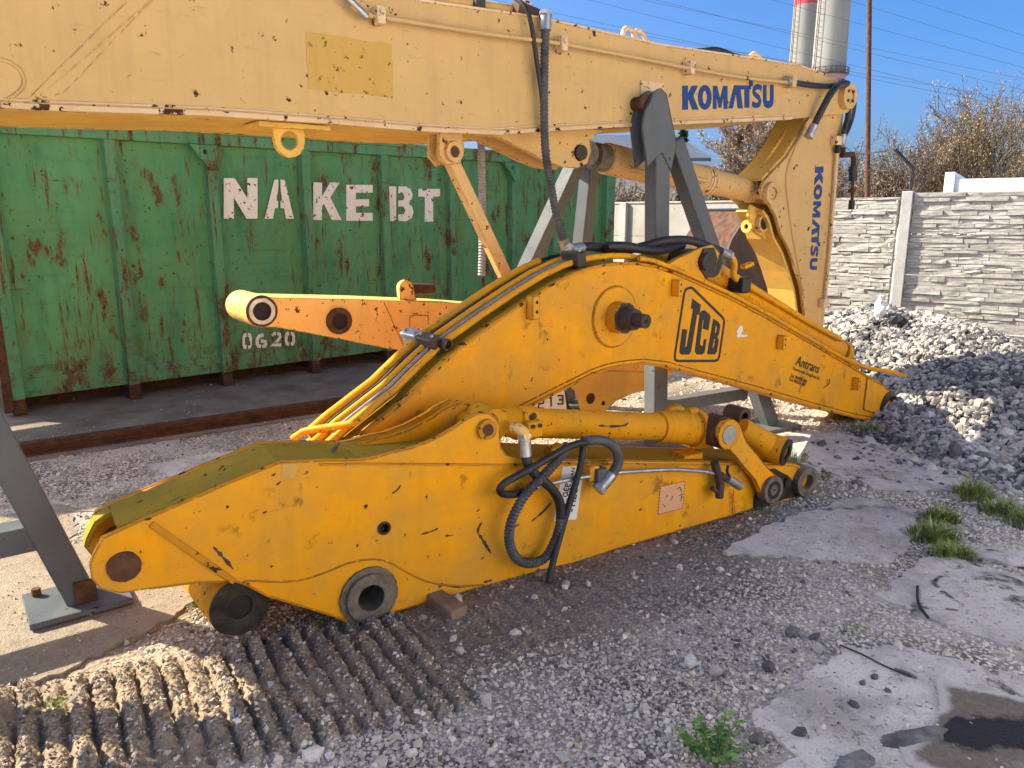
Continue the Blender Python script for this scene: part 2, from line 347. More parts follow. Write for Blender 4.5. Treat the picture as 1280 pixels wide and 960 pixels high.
def ground():
    m, t, b = mat('gravel_and_dirt'); v = coords(t)
    at = t.nodes.new('ShaderNodeAttribute'); at.attribute_name = 'soil'
    n1 = noise(t, v, 1.6, 6, .65); n2 = noise(t, v, 26, 5, .7)
    vo = t.nodes.new('ShaderNodeTexVoronoi'); vo.inputs['Scale'].default_value = 62; t.links.new(v, vo.inputs['Vector'])
    g = mix(t, rng(t, nd(t, 'ShaderNodeSeparateColor', 0, Color=vo.outputs['Color']), .1, .9), (.42, .355, .27), (.82, .725, .585))
    g = mix(t, rng(t, vo.outputs['Distance'], .35, .6), g, (.14, .12, .10))
    g = mix(t, rng(t, n1, .42, .62, 0, .75), g, (.60, .53, .435))
    g = mix(t, rng(t, noise(t, coords(t, off=(7, 3, 0)), 1.1, 6, .7), .54, .64, 0, .6), g, (.24, .19, .13))
    soil = mix(t, rng(t, n2, .3, .7), (.24, .172, .105), (.37, .285, .19))
    c = mix(t, at.outputs['Fac'], g, soil)
    dk = t.nodes.new('ShaderNodeAttribute'); dk.attribute_name = 'dark_ground'
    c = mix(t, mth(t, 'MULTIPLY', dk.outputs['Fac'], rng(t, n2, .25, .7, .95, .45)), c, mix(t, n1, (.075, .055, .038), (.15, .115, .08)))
    ms = mth(t, 'MULTIPLY', rng(t, noise(t, coords(t, off=(1, 9, 0)), 1.3, 7, .7), .56, .66), rng(t, n2, .45, .6)); c = mix(t, mth(t, 'MULTIPLY', ms, .7), c, (.10, .11, .035))
    ap = t.nodes.new('ShaderNodeAttribute'); ap.attribute_name = 'bounce_pale'
    c = mix(t, ap.outputs['Fac'], c, mix(t, rng(t, n1, .35, .65), (.60, .55, .47), (.68, .63, .55)))  # ground paled behind the camera and far off to bounce sunlight
    setin(t, b, 'Base Color', c); b.inputs['Roughness'].default_value = .95; b.inputs['Specular IOR Level'].default_value = .15
    setin(t, b, 'Normal', bump(t, mth(t, 'ADD', mth(t, 'MULTIPLY', vo.outputs['Distance'], -.8), n2), .7, .010)); return m
M['ground'] = ground()
M['pad'] = plain('dirty_asphalt', (.18, .145, .108), (.30, .255, .20), 3.5, .9, 0, .5, .15, .006, 8)
def tinted(name, stops, rough=.85):
    m, t, b = mat(name); at = t.nodes.new('ShaderNodeAttribute'); at.attribute_name = 'tint'
    cr_ = t.nodes.new('ShaderNodeValToRGB'); t.links.new(at.outputs['Fac'], cr_.inputs[0]); el = cr_.color_ramp.elements
    while len(el) < len(stops): el.new(.5)
    for e, (p, c) in zip(el, stops): e.position = p; e.color = (*c, 1)
    v = coords(t); n = noise(t, v, 60, 4, .7)
    setin(t, b, 'Base Color', mix(t, rng(t, n, .35, .7, 0, .3), cr_.outputs[0], (.24, .22, .19)))
    b.inputs['Roughness'].default_value = rough; b.inputs['Specular IOR Level'].default_value = .25
    setin(t, b, 'Normal', bump(t, n, .35, .003)); return m
M['pebble'] = tinted('gravel_stones', [(0, (.09, .085, .08)), (.14, (.38, .32, .25)), (.5, (.66, .575, .455)), (.8, (.78, .69, .56)), (1, (.84, .78, .68))])
M['heap'] = tinted('crushed_stone', [(0, (.05, .05, .06)), (.25, (.15, .145, .145)), (.45, (.34, .31, .265)), (.75, (.47, .43, .37)), (1, (.62, .575, .51))])
M['soilclod'] = tinted('soil_clods', [(0, (.13, .09, .055)), (.4, (.26, .19, .12)), (.8, (.38, .30, .21)), (1, (.48, .41, .33))])
def leafm(name, cols):
    m, t, b = mat(name); oi = t.nodes.new('ShaderNodeAttribute'); oi.attribute_name = 'tint'
    cr_ = t.nodes.new('ShaderNodeValToRGB'); t.links.new(oi.outputs['Fac'], cr_.inputs[0]); el = cr_.color_ramp.elements
    while len(el) < len(cols): el.new(.5)
    for i, (e, c) in enumerate(zip(el, cols)): e.position = i/(len(cols)-1); e.color = (*c, 1)
    setin(t, b, 'Base Color', cr_.outputs[0]); b.inputs['Roughness'].default_value = .6
    b.inputs['Transmission Weight'].default_value = 0; b.inputs['Specular IOR Level'].default_value = .2; return m
M['leaf_rust'] = leafm('russet_leaves', [(.12, .075, .05), (.21, .14, .085), (.30, .215, .13), (.26, .17, .13)])
M['leaf_dry'] = leafm('dry_brown_leaves', [(.10, .072, .045), (.17, .125, .08), (.25, .185, .12), (.17, .135, .085)])
M['leaf_yel'] = leafm('yellow_leaves', [(.15, .12, .04), (.26, .20, .05), (.36, .28, .06)])
M['needle'] = leafm('spruce_needles', [(.015, .035, .022), (.03, .06, .035), (.05, .085, .045)])
M['grass'] = leafm('grass_blades', [(.11, .165, .035), (.20, .265, .06), (.31, .35, .10), (.52, .46, .24)])
M['weed'] = leafm('weed_leaves', [(.06, .14, .03), (.11, .23, .05), (.19, .31, .08)])
# ================================================================== SETTING
def attr(me, name, vals):
    a = me.attributes.new(name, 'FLOAT', 'POINT'); a.data.foreach_set('value', np.asarray(vals, np.float32))
def npmesh(name, V, Fq, mat_, nside, parent=None, attrs=None, smooth=False):
    me = bpy.data.meshes.new(name); nf = len(Fq)
    me.vertices.add(len(V)); me.vertices.foreach_set('co', np.asarray(V, np.float32).ravel())
    me.loops.add(nf*nside); me.loops.foreach_set('vertex_index', np.asarray(Fq, np.int32).ravel())
    me.polygons.add(nf); me.polygons.foreach_set('loop_start', np.arange(0, nf*nside, nside, dtype=np.int32)); me.polygons.foreach_set('loop_total', np.full(nf, nside, np.int32))
    me.polygons.foreach_set('use_smooth', np.full(nf, smooth)); me.update(calc_edges=True); me.validate()
    for k, v in (attrs or {}).items(): attr(me, k, v)
    o = bpy.data.objects.new(name, me); COL.objects.link(o); me.materials.append(mat_)
    if parent: o.parent = parent
    return o
# --- track marks: a band of soil pressed into cross ribs by a crawler
TO, TD = np.array([-.945, 2.65]), np.array([.92, .385])/np.hypot(.92, .385)
TN = np.array([TD[1], -TD[0]])                         # towards the camera
GD = np.array([.53, -.85])/np.hypot(.53, .85)          # the ribs' own direction
def track(x, y):
    dx, dy = x-TO[0], y-TO[1]; s = dx*TD[0]+dy*TD[1]; n = dx*TN[0]+dy*TN[1]
    s2 = s + n*(-(GD[0]*TD[0]+GD[1]*TD[1])/(GD[0]*TN[0]+GD[1]*TN[1])) + .014*(fbm(x*4, y*4, 5)-.5)
    edge = .035*(fbm(x*7, y*7, 9)-.5)*2
    m = sstep(-.10, .02, n+edge)*(1-sstep(.60, .72, n+edge))*(1-sstep(.49, .58, s2+.9*edge))
    m2 = sstep(-.06, .04, n+edge-.04)*(1-sstep(.40, .55, n+edge))*sstep(.62, .75, s2)*(1-sstep(1.5, 1.9, s2))*.42
    ph = (s2/.074) % 1.0
    alt = np.floor(s2/.074) % 2; wv = .20+.12*alt+.10*(fbm(x*5, y*5, 77)-.5)
    rib = sstep(.0, .10, ph-wv*.25)*(1-sstep(.90, 1.0, ph+wv*.55))
    br = (.30+1.05*fbm(x*8, y*8, 21))*(.65+.6*vnoise(np.floor(s2/.074)*7.3, n*3.0, 44))*(.35+.65*sstep(.30, .46, fbm(x*5+3, y*5, 46)))
    return m+m2*(m < .3), m*rib*.052*br + m2*rib*.022 - .016*(m+m2*.5)
def ground_z(x, y):
    x = np.asarray(x, float); y = np.asarray(y, float)
    m, tz = track(x, y)
    near = np.exp(-((x-0)**2+(y-3)**2)/40.)
    z = .022*(fbm(x*1.3, y*1.3, 1)-.5)*near + .016*(fbm(x*7, y*7, 2)-.5)*near + .010*(fbm(x*28, y*28, 3, 3)-.5)*near
    z = z*(1-.3*np.clip(m, 0, 1)) + tz + np.clip(m, 0, 1)*.030*(fbm(x*30, y*30, 8, 3)-.5)
    return z
def axis(lo, hi, step, far, n):
    a = np.arange(lo, hi, step); g = np.geomspace(step*1.5, far, n)
    return np.concatenate([lo-np.cumsum(g)[::-1], a, hi+np.cumsum(g)])
xs = axis(-2.7, 3.3, .0155, 300, 42); ys = axis(1.7, 4.9, .0135, 300, 42)
GX, GY = np.meshgrid(xs, ys, indexing='ij'); GZ = ground_z(GX, GY)
far = np.hypot(GX, GY) > 60; GZ[far] = 0
nx, ny = len(xs), len(ys); idx = np.arange(nx*ny).reshape(nx, ny)
q = np.stack([idx[:-1, :-1], idx[1:, :-1], idx[1:, 1:], idx[:-1, 1:]], -1).reshape(-1, 4)
tm, _ = track(GX, GY)
soil = np.clip(tm, 0, 1)*.9 + .30*sstep(.50, .66, fbm(GX*1.1+4, GY*1.1, 31))
soil = np.maximum(soil, .95*sstep(-.6, -.95, GX)*sstep(3.9, 3.2, GY)*(.5+.5*fbm(GX*3, GY*3, 12)))
ax_, ay_ = (GX-FA.o.x)*FA.u.x+(GY-FA.o.y)*FA.u.y, (GX-FA.o.x)*FA.v.x+(GY-FA.o.y)*FA.v.y
dark_ground = sstep(-.95, -.25, ay_+.5*(fbm(GX*2, GY*2, 91)-.5))*sstep(1.2, .3, ay_)*sstep(.0, .25, ax_)*(1-sstep(1.7, 2.9, ax_))*.95
dark_ground = np.maximum(dark_ground, .8*sstep(.55, .66, fbm(GX*1.2+2, GY*1.2+7, 93))*sstep(3.5, 4.5, GY)); dark_ground *= (1-np.clip(tm, 0, 1)*.8)  # darker brown tone around the front stick and in random patches behind
gr = npmesh('ground', np.stack([GX, GY, GZ], -1).reshape(-1, 3), q, M['ground'], 4, None, {'soil': np.clip(soil, 0, 1).ravel(), 'dark_ground': np.clip(dark_ground, 0, 1).ravel(), 'bounce_pale': np.clip(sstep(1.2, .6, GY)+sstep(9, 16, np.hypot(GX, GY)), 0, 1).ravel()}, True)
tag(gr, 'grey gravel and dirt of the yard with crawler track ribs', kind='structure')
# --- broken concrete slabs
SLABS = []
def slab(px, seed, z=.012, amp=.018, name='concrete_slab', m=None):
    P = [gnd(a, b) for a, b in px]; SLABS.append(P)
    W = wobble(P, amp, .035, seed)
    loops = [Vector((x, y, 0)) for x, y in W]
    if sum(W[i][0]*W[(i+1) % len(W)][1]-W[(i+1) % len(W)][0]*W[i][1] for i in range(len(W))) < 0: W = W[::-1]; loops = loops[::-1]
    tris = tessellate_polygon([loops]); n = len(W); b = MB()
    b.add([(x, y, z) for x, y in W], [t if (W[t[1]][0]-W[t[0]][0])*(W[t[2]][1]-W[t[0]][1])-(W[t[1]][1]-W[t[0]][1])*(W[t[2]][0]-W[t[0]][0]) > 0 else t[::-1] for t in tris])
    b.add([(x, y, z) for x, y in W]+[(x, y, -.06) for x, y in W], [(i, n+i, n+(i+1) % n, (i+1) % n) for i in range(n)])
    return tag(b.build(name, m or M['concrete']), kind='structure')
slab([(937,902),(1000,850),(1062,812),(1135,812),(1290,850),(1420,905),(1420,1010),(900,1010),(1000,950)], 1)
slab([(1098,748),(1150,702),(1195,698),(1290,728),(1450,770),(1450,860),(1290,820),(1185,785)], 2)
slab([(962,562),(1000,540),(1060,545),(1130,566),(1206,600),(1190,616),(1130,614),(1090,612),(1070,600),(1010,606)], 3)
slab([(1010,640),(1075,622),(1150,640),(1135,682),(1110,708),(1010,700),(900,690),(960,660)], 4, .009)
slab([(-160,700),(60,690),(190,655),(262,728),(232,765),(60,850),(-160,880)], 5, .010, .018, 'sunlit_dirt_crust', M['lit_crust'])
slab([(182,583),(262,568),(350,560),(320,600),(215,600)], 6, .010)
slab([(190,648),(85,640),(100,668),(60,690),(-40,700),(-60,660),(70,632)], 7, .008, .018, 'sunlit_dirt_crust', M['lit_crust'])
slab([(820,560),(880,520),(960,532),(1005,541),(960,566),(900,590)], 9, .010)
slab([(1120,690),(1200,690),(1290,690),(1290,712),(1190,692)], 10, .008)
slab([(-400,700),(-300,560),(26,579),(402,521),(1100,421),(1000,400),(-700,470)], 11, .011, .012, 'container_pad', M['pad'])
# --- a steel rail let into the ground along the container pad
R0, R1 = Vector((*gnd(-240, 612), 0)), Vector((*gnd(640, 480), 0))
rb = MB(); d = (R1-R0).normalized(); up = Vector((0,0,1)); sd = d.cross(up)
for o0, w, z0, z1 in ((0, .10, 0, .028), (0, .045, .028, .062), (0, .07, .062, .10)):
    c = [R0+sd*w/2, R0-sd*w/2, R1-sd*w/2, R1+sd*w/2]
    rb.add([p+up*z0 for p in c]+[p+up*z1 for p in c], [(0,1,2,3)[::-1], (4,5,6,7), (0,1,5,4), (1,2,6,5), (2,3,7,6), (3,0,4,7)])
tag(rb.build('steel_rail', M['rust']), 'rusty steel rail edging the concrete strip before the green container', 'rail')

# ================================================================== FENCES
def stone_panel(seed, L, H):
    """one cast panel: courses of split stone with uneven proud faces"""
    rnd = random.Random(seed); b = MB(); b.box(0, L, .035, .075, .004, H-.004); z = .004
    while z < H-.01:
        h = min(rnd.uniform(.028, .062), H-.004-z); 
        if H-.004-z-h < .02: h = H-.004-z
        x = .006 + rnd.uniform(0, .02)
        while x < L-.02:
            l = min(rnd.choice((.16, .24, .34, .45))*rnd.uniform(.8, 1.3), L-.006-x)
            yf = .034-rnd.uniform(.004, .030); g = .0035; hz = h if rnd.random() > .12 else h*.8
            j = [rnd.uniform(-.007, .007) for _ in range(8)]
            x0, x1, z0, z1 = x+g, x+l-g, z+g*.6, z+hz-g*.6; xm = x0+(x1-x0)*rnd.uniform(.35, .65); zm = rnd.uniform(-.006, .006)
            b.add([(x0, yf+j[0], z0), (xm, yf+j[4], z0+zm), (x1, yf+j[1], z0), (x1, yf+j[2], z1), (xm, yf+j[5], z1+zm), (x0, yf+j[3], z1),
                   (x0, .04, z0), (xm, .04, z0+zm), (x1, .04, z0), (x1, .04, z1), (xm, .04, z1+zm), (x0, .04, z1)],
                  [(0,1,4,5), (1,2,3,4), (0,6,7,1), (1,7,8,2), (2,8,9,3), (3,9,10,4), (4,10,11,5), (5,11,6,0)])
            x += l
        z += h
    return b
def panelmat():
    m, t, b = mat('stone_cast_panel'); v = coords(t); n1 = noise(t, v, 2.2, 6, .65); n2 = noise(t, coords(t, (4, 4, 14)), 2.4, 6, .7); n3 = noise(t, v, 70, 4, .7)
    c = mix(t, rng(t, n1, .35, .65), (.40, .375, .32), (.50, .475, .42)); c = mix(t, rng(t, n2, .44, .62, 0, .8), c, (.25, .24, .22)); c = mix(t, rng(t, n3, .55, .7, 0, .5), c, (.60, .58, .53))
    setin(t, b, 'Base Color', c); b.inputs['Roughness'].default_value = .95; b.inputs['Specular IOR Level'].default_value = .1
    setin(t, b, 'Normal', bump(t, mth(t, 'ADD', n3, mth(t, 'MULTIPLY', n2, 2)), .6, .006)); return m
M['panel'] = panelmat()
PANELS = [stone_panel(40+i, 1.90, .5) for i in range(5)]
pmesh = []
def copy_panel(k, name, parent, loc):
    if len(pmesh) <= k:
        while len(pmesh) <= k: pmesh.append(None)
    if pmesh[k] is None:
        o = PANELS[k].build(name, M['panel'], parent); pmesh[k] = o.data
    else:
        o = bpy.data.objects.new(name, pmesh[k]); COL.objects.link(o); o.parent = parent
    o.location = loc; return o
PW = Vector((4.85, 9.70)); dR = Vector((.837, -.547)); dL = Vector((-.75, .661))
def fence_bays(root, n, top, textured, flip, x0=0., k0=0, step=2.0):
    for i in range(n):
        x = x0 + i*step
        for r in range(4):
            if textured: copy_panel((i*3+r+k0) % 5, 'panel', root, (x+.05, 0, top-2.0+r*.5))
            else: MB().box(x+.05, x+step-.05, 0.03, .075, top-2+r*.5+.003, top-2+r*.5+.497).build('panel', M['whitewall'], root, .004)
        b = MB(); b.box(x+step-.055, x+step+.055, -.025, .13, -.3, top+.02); b.build('post', M['concpost'], root, .006)
f1 = thing('panel_fence', 'grey stone pattern concrete panel fence right of its black wire arm', 'fence', (PW.x, PW.y, 0), math.atan2(dR.y, dR.x))
fence_bays(f1, 3, 1.87, True, False)
MB().box(-.06, .06, -.035, .13, -.3, 1.885).build('post', M['concpost'], f1, .006)
ang = math.atan2(-dL.y, -dL.x); p2 = PW+dL*2.06
f2 = thing('panel_fence', 'short grey stone pattern fence bay behind the upright tan stick', 'fence', (p2.x, p2.y, 0), ang)
for r in range(4): copy_panel((r+2) % 5, 'panel', f2, (.06, 0, -.18+r*.5))
MB().box(-.055, .055, -.02, .13, -.3, 1.84).build('post', M['concpost'], f2, .006)
p3 = PW+dL*2.12; f3 = thing('panel_fence', 'white painted flat panel fence behind the grey trestle posts', 'fence', (p3.x+dL.x*8, p3.y+dL.y*8, 0), ang)
fence_bays(f3, 4, 1.775, False, False)
for i in range(4): MB().box(i*2+.03, i*2+1.97, .015, .095, 1.7745, 1.80).build('coping', M['capred'], f3, .004)
# black wire arm on the fence post and its barbed wires
wa = thing('barbed_wire_arm', 'black angled steel arm on top of the stone fence post', 'wire arm', (PW.x, PW.y, 1.885), math.atan2(dR.y, dR.x))
fw = Frame((PW.x, PW.y), dR)
MB().tube([(.02, .05, 0), (.02, .05, .27), (.02-.22, .02, .50)], .022, 6, smooth=False).build('arm', M['rubber'], wa)
wr = MB()
for z, xo in ((.50, -.2), (.30, 0)):
    pts = [(xo-.02-i*.3, .03+.012*i+ (.66*i*.12), z-.02*math.sin(i)-.012*i) for i in range(6)]; wr.tube(cr(pts, 3), .005, 4)
    for i in range(10):
        p = Vector(pts[0]).lerp(Vector(pts[-1]), i/10); wr.tube([p+Vector((-.02, 0, -.02)), p+Vector((.02, 0, .02))], .004, 3); wr.tube([p+Vector((-.02, 0, .02)), p+Vector((.02, 0, -.02))], .004, 3)
wr.build('barbed_wire', M['brownsteel'], wa)
# white roof edge just beyond the stone fence
wl = thing('shed_roof', 'white sheet metal roof edge showing above the stone fence', 'shed', (PW.x+.42, PW.y-.05, 0), math.atan2(dR.y, dR.x))
MB().box(.02, 9, .25, 3.2, 1.93, 2.00).build('roof', M['sign'], wl, .01)
b = MB(); b.box(.02, 9, .19, .247, 1.86, 2.03); b.build('fascia', M['sign'], wl, .008)
MB().box(-.03, .085, .17, 3.2, 1.855, 2.115).build('upstand', M['sign'], wl, .008)
MB().box(.3, 8.8, .45, 3.0, 0, 1.928).build('wall', M['whitewall'], wl)

# unseen hall added on the right, its pale wall bounces sun into the yard
hl = thing('bounce_hall', 'unseen pale hall added right of the yard to bounce sunlight', 'bounce building', (7.6, 2.2, 0), math.radians(-90))
MB().box(0, 26, .0, 9, 0, 6.2).build('wall', M['hall'], hl)
for k in range(6): w = MB(); w.box(2+4*k, 4+4*k, -.05, .02, 2.6, 4.2); f = w.build('window', M['concpost'], hl); MB().box(2.1+4*k, 3.9+4*k, -.06, -.052, 2.7, 4.1).build('pane', M['wrap'], f)  # windows and panes of the added unseen hall
MB().box(-.3, 26.3, -.35, 9.3, 6.2, 6.4).build('roof', M['concpost'], hl, .02)

# ================================================================== GREEN CONTAINER
ce = fthing(FE, 'roll_off_container', 'green rusty steel roll-off container with white stencilled lettering', 'container')
CL, CT, CB, CW = 7.02, 2.235, .20, 2.3
CT = 2.33; ribs = [-.02, .853, 1.676, 2.59, 3.478, 4.356, 5.28, 5.98, 6.95]
def container():
    for i, (a, c) in enumerate(zip(ribs, ribs[1:])):            # slightly dished side sheets
        b = MB(); nxx, nz = 10, 12; rnd = random.Random(i); V = []; Fc = []; ph = rnd.uniform(0, 6)
        for ix in range(nxx+1):
            for iz in range(nz+1):
                u, w = ix/nxx, iz/nz
                y = .030 + .026*math.sin(math.pi*u)*math.sin(math.pi*w)*math.sin(ph+3*u+2*w) + .006*math.sin(9*u+ph)*math.sin(math.pi*w)
                V.append((a+.05+(c-a-.10)*u, y, CB+.02+(CT-.14-CB)*w))
        for ix in range(nxx):
            for iz in range(nz): k = ix*(nz+1)+iz; Fc.append((k, k+nz+1, k+nz+2, k+1))
        b.add(V, Fc, True); b.build('side_sheet', M['green'], ce)
    for i, x in enumerate(ribs):
        b = MB(); z0 = CB-.05; w = .055
        b.add([(x-w, .045, z0), (x-w*.75, -.055, z0), (x+w*.75, -.055, z0), (x+w, .045, z0), (x-w, .045, CT-.125), (x-w*.75, -.055, CT-.125), (x+w*.75, -.055, CT-.125), (x+w, .045, CT-.125)],
              [(0,1,5,4)[::-1], (1,2,6,5)[::-1], (2,3,7,6)[::-1], (4,5,6,7)[::-1], (0,1,2,3)])
        b = b; o = b.build('rib', M['greenrib'], ce)
        f = MB(); f.box(x-.045, x+.045, -.035, .10, .015, z0-.001); f.box(x-.03, x+.03, .10, 1.2, .06, z0-.002); f.build('foot', M['rust'], ce, .006)
    b = MB(); b.box(-.08, CL, -.045, .05, CT-.123, CT); b.box(-.08, CL, -.062, -.046, CT-.03, CT+.004); b.build('top_rail', M['greenrib'], ce, .006)
    for x in [.25+.33*i for i in range(20)]: pass
    b = MB(); b.box(-.06, CL-.02, .012, .06, CB-.055, CB+.10); b.build('bottom_rail', M['greenrib'], ce, .004)
    b = MB(); b.box(-.1, CL, .35, .47, .011, CB-.06); b.box(-.1, CL, 1.6, 1.72, .011, CB-.06); b.build('skid', M['rust'], ce)
    b = MB(); b.box(-.08, CL, CW-.05, CW, CB, CT); b.box(-.08, -.03, .07, CW-.06, CB, CT); b.box(CL-.055, CL-.005, .07, CW-.06, CB, CT-.09); b.box(-.02, CL-.06, .07, CW-.06, CB, CB+.04); b.build('shell', M['green'], ce)
    b = MB(); b.box(CL-.03, CL+.05, -.06, .05, .10, CT+.03); b.build('corner_post', M['greenrib'], ce, .006)
    b = MB(); b.plate([(-.135, .5), (-.135, CT), (-2.2, CT), (-2.2, 1.2), (-.9, .5)], .0, .05); b.plate([(-.135, .5), (-.135, CT), (-2.2, CT), (-2.2, 1.2), (-.9, .5)], CW-.05, CW); b.build('shade_nose_sheet', M['green'], ce)  # unseen sheets beyond the left post, added to shade the ground below
    b = MB(); b.box(-.13, -.06, -.06, .08, .05, CT); b.build('corner_post', M['rust'], ce, .006)
    for x in (ribs[2], ribs[6]):
        b = MB(); g = [(x-.19, CT-.127), (x+.05, CT-.127), (x+.05, CT-.34), (x-.02, CT-.34)]
        b.plate(g, -.078, -.058, [circ((x-.055, CT-.185), .022, 12)]); b.build('lug_plate', M['greenrib'], ce, .002)
container()
# stencilled letters: each one a flat painted shape on the sheet
LET = {
 'N': [[(0,0),(.30,0),(.30,.52),(.68,0),(1,0),(1,1),(.70,1),(.70,.50),(.32,1),(0,1)]],
 'A': [[(0,0),(.28,0),(.35,.27),(.46,.27),(.46,.46),(.40,.46),(.46,.78),(.46,1),(.33,1)], [(.54,.27),(.66,.27),(.73,0),(1,0),(.68,1),(.54,1),(.54,.78),(.60,.46),(.54,.46)]],
 'K': [[(0,0),(.31,0),(.31,.36),(.38,.44),(.66,0),(1,0),(.60,.60),(.93,1),(.60,1),(.31,.62),(.31,1),(0,1)]],
 'E': [[(0,0),(1,0),(1,.22),(.36,.22),(.36,.40),(.86,.40),(.86,.60),(.36,.60),(.36,.78),(1,.78),(1,1),(0,1)]],
 'B': [[(0,0),(.30,0),(.30,1),(0,1)], [(.38,0),(.72,0),(.93,.10),(1,.26),(.94,.42),(.80,.52),(.92,.62),(.96,.76),(.88,.92),(.70,1),(.38,1),(.38,.80),(.58,.80),(.64,.70),(.58,.60),(.38,.60),(.38,.42),(.60,.42),(.68,.31),(.60,.20),(.38,.20)]],
 'T': [[(.30,0),(.68,0),(.68,.76),(1,.76),(1,1),(0,1),(0,.76),(.30,.76)]],
 '0': [ribbon([(.42,.10),(.22,.14),(.14,.3),(.14,.7),(.22,.86),(.42,.90)], .26), ribbon([(.58,.10),(.78,.14),(.86,.3),(.86,.7),(.78,.86),(.58,.90)], .26)],
 '6': [ribbon([(.44,.10),(.24,.14),(.14,.3),(.14,.62),(.30,.84),(.66,.95)], .26), ribbon([(.56,.10),(.78,.14),(.86,.28),(.80,.46),(.44,.50)], .24)],
 '2': [ribbon([(.06,.74),(.18,.88),(.42,.90)], .22), ribbon([(.56,.90),(.80,.84),(.84,.66),(.62,.42),(.16,.10),(.94,.10)], .22)],
}
def glyph(F, parent, ch, box, y, m, table=LET, name='letter'):
    (x0, y0), (x1, y1) = box
    b = MB()
    for poly in table[ch]:
        P = [F.pix(x0+(x1-x0)*u, y1+(y0-y1)*w, y) for u, w in poly]; b.plate(P, y, y+.004)
    return b.build(name, m, parent)
for ch, bx in (('N', ((279.7,222.5),(322,273.4))), ('A', ((331,224.5),(367.5,273.4))), ('K', ((391.5,228),(427,275))), ('E', ((433,231),(466,276))), ('B', ((486,233),(517,276.5))), ('T', ((523,236),(550,277)))):
    glyph(FE, ce, ch, bx, .006, M['white'])
for ch, bx in (('0', ((303,416.5),(315,436))), ('6', ((319.5,417.5),(334.5,435))), ('2', ((339.5,415),(352.5,433))), ('0', ((356,415),(369,432)))):
    glyph(FE, ce, ch, bx, .006, M['white'], name='numeral')

# ================================================================== FAR THINGS
def chimney(px, ydist, rad, name_label, bands, plat):
    d = ray(px, 60); t = ydist/d.y; X = d.x*t
    r = thing('chimney', name_label, 'chimney', (X, ydist, 0)); H = 78
    m, t_, b_ = mat('chimney_concrete'); v = coords(t_); n = noise(t_, coords(t_, (.35, .35, .05)), 1.2, 5, .6)
    z = nd(t_, 'ShaderNodeSeparateXYZ', 2, Vector=v); c = mix(t_, rng(t_, n, .35, .65), (.20, .205, .185), (.27, .27, .245))
    jt = mth(t_, 'LESS_THAN', mth(t_, 'FRACT', mth(t_, 'DIVIDE', z, 2.4)), .06); c = mix(t_, mth(t_, 'MULTIPLY', jt, .3), c, (.25, .25, .24))
    for a, e, colr in bands:
        f = mth(t_, 'MULTIPLY', mth(t_, 'GREATER_THAN', mth(t_, 'ADD', z, mth(t_, 'MULTIPLY', n, .8)), a), mth(t_, 'LESS_THAN', z, e)); c = mix(t_, mth(t_, 'MULTIPLY', f, rng(t_, n, .3, .45, .5, .92)), c, colr)
    setin(t_, b_, 'Base Color', c); b_.inputs['Roughness'].default_value = .9
    MB().tube([(0, 0, 0), (0, 0, 26), (0, 0, H)], rad, 40, [rad*1.16, rad*1.04, rad*.84], False).build('shaft', m, r)
    lad = MB(); fr = lambda zz: rad*(1.16-.12*zz/26 if zz < 26 else 1.04-.20*(zz-26)/52)
    for s in (-.4, .4): lad.tube([(-fr(zz)*.95-.3, -fr(zz)*.42+s, zz) for zz in (2, 26, H)], .07, 4)
    for zz in range(3, H, 1): lad.tube([(-fr(zz)*.95-.3, -fr(zz)*.42-.4, zz), (-fr(zz)*.95-.3, -fr(zz)*.42+.4, zz)], .05, 3)
    lad.build('ladder', M['rust'], r)
    if plat:
        p = MB(); p.ring((0, 0, plat), (0, 0, plat+.25), rad*1.25, rad*1.0, 36)
        for k in range(24):
            a = 2*math.pi*k/24; p.tube([(rad*1.23*math.cos(a), rad*1.23*math.sin(a), plat), (rad*1.23*math.cos(a), rad*1.23*math.sin(a), plat+1.2)], .06, 4)
        p.ring((0, 0, plat+1.1), (0, 0, plat+1.2), rad*1.26, rad*1.22, 36); p.ring((0, 0, plat+.6), (0, 0, plat+.68), rad*1.26, rad*1.22, 36); p.build('platform', M['brownsteel'], r)
chimney(1005, 168, 2.65, 'left one of two tall striped concrete chimneys', [(43.2, 50, (.42, .05, .075))], 0)
chimney(1038, 150, 2.85, 'right one of two tall concrete chimneys with railed platform', [(20, 26.3, (.36, .19, .20)), (50, 58, (.42, .05, .075))], 26.5)
dp = ray(1098, 200); pp = dp*(19/dp.y)
po = thing('steel_pole', 'tall thin rusty steel pole standing beyond the stone fence', 'pole', (pp.x, 19, 0))
MB().tube([(0, 0, 0), (-.44, 0, 5), (-.97, 0, 11)], .06, 10, [.062, .055, .045]).build('shaft', M['rust'], po); MB().cyl((0, 0, 0), (0, 0, .06), .16, 12).build('base_plate', M['rust'], po)
WIRES = [((690,8),(994,70)), ((769,0),(1280,125)), ((850,-1),(1280,105)), ((1028,8),(1280,77)), ((1091,1),(1280,60)), ((1166,0),(1280,37)), ((700,19),(1280,119)), ((940,21),(1280,92))]
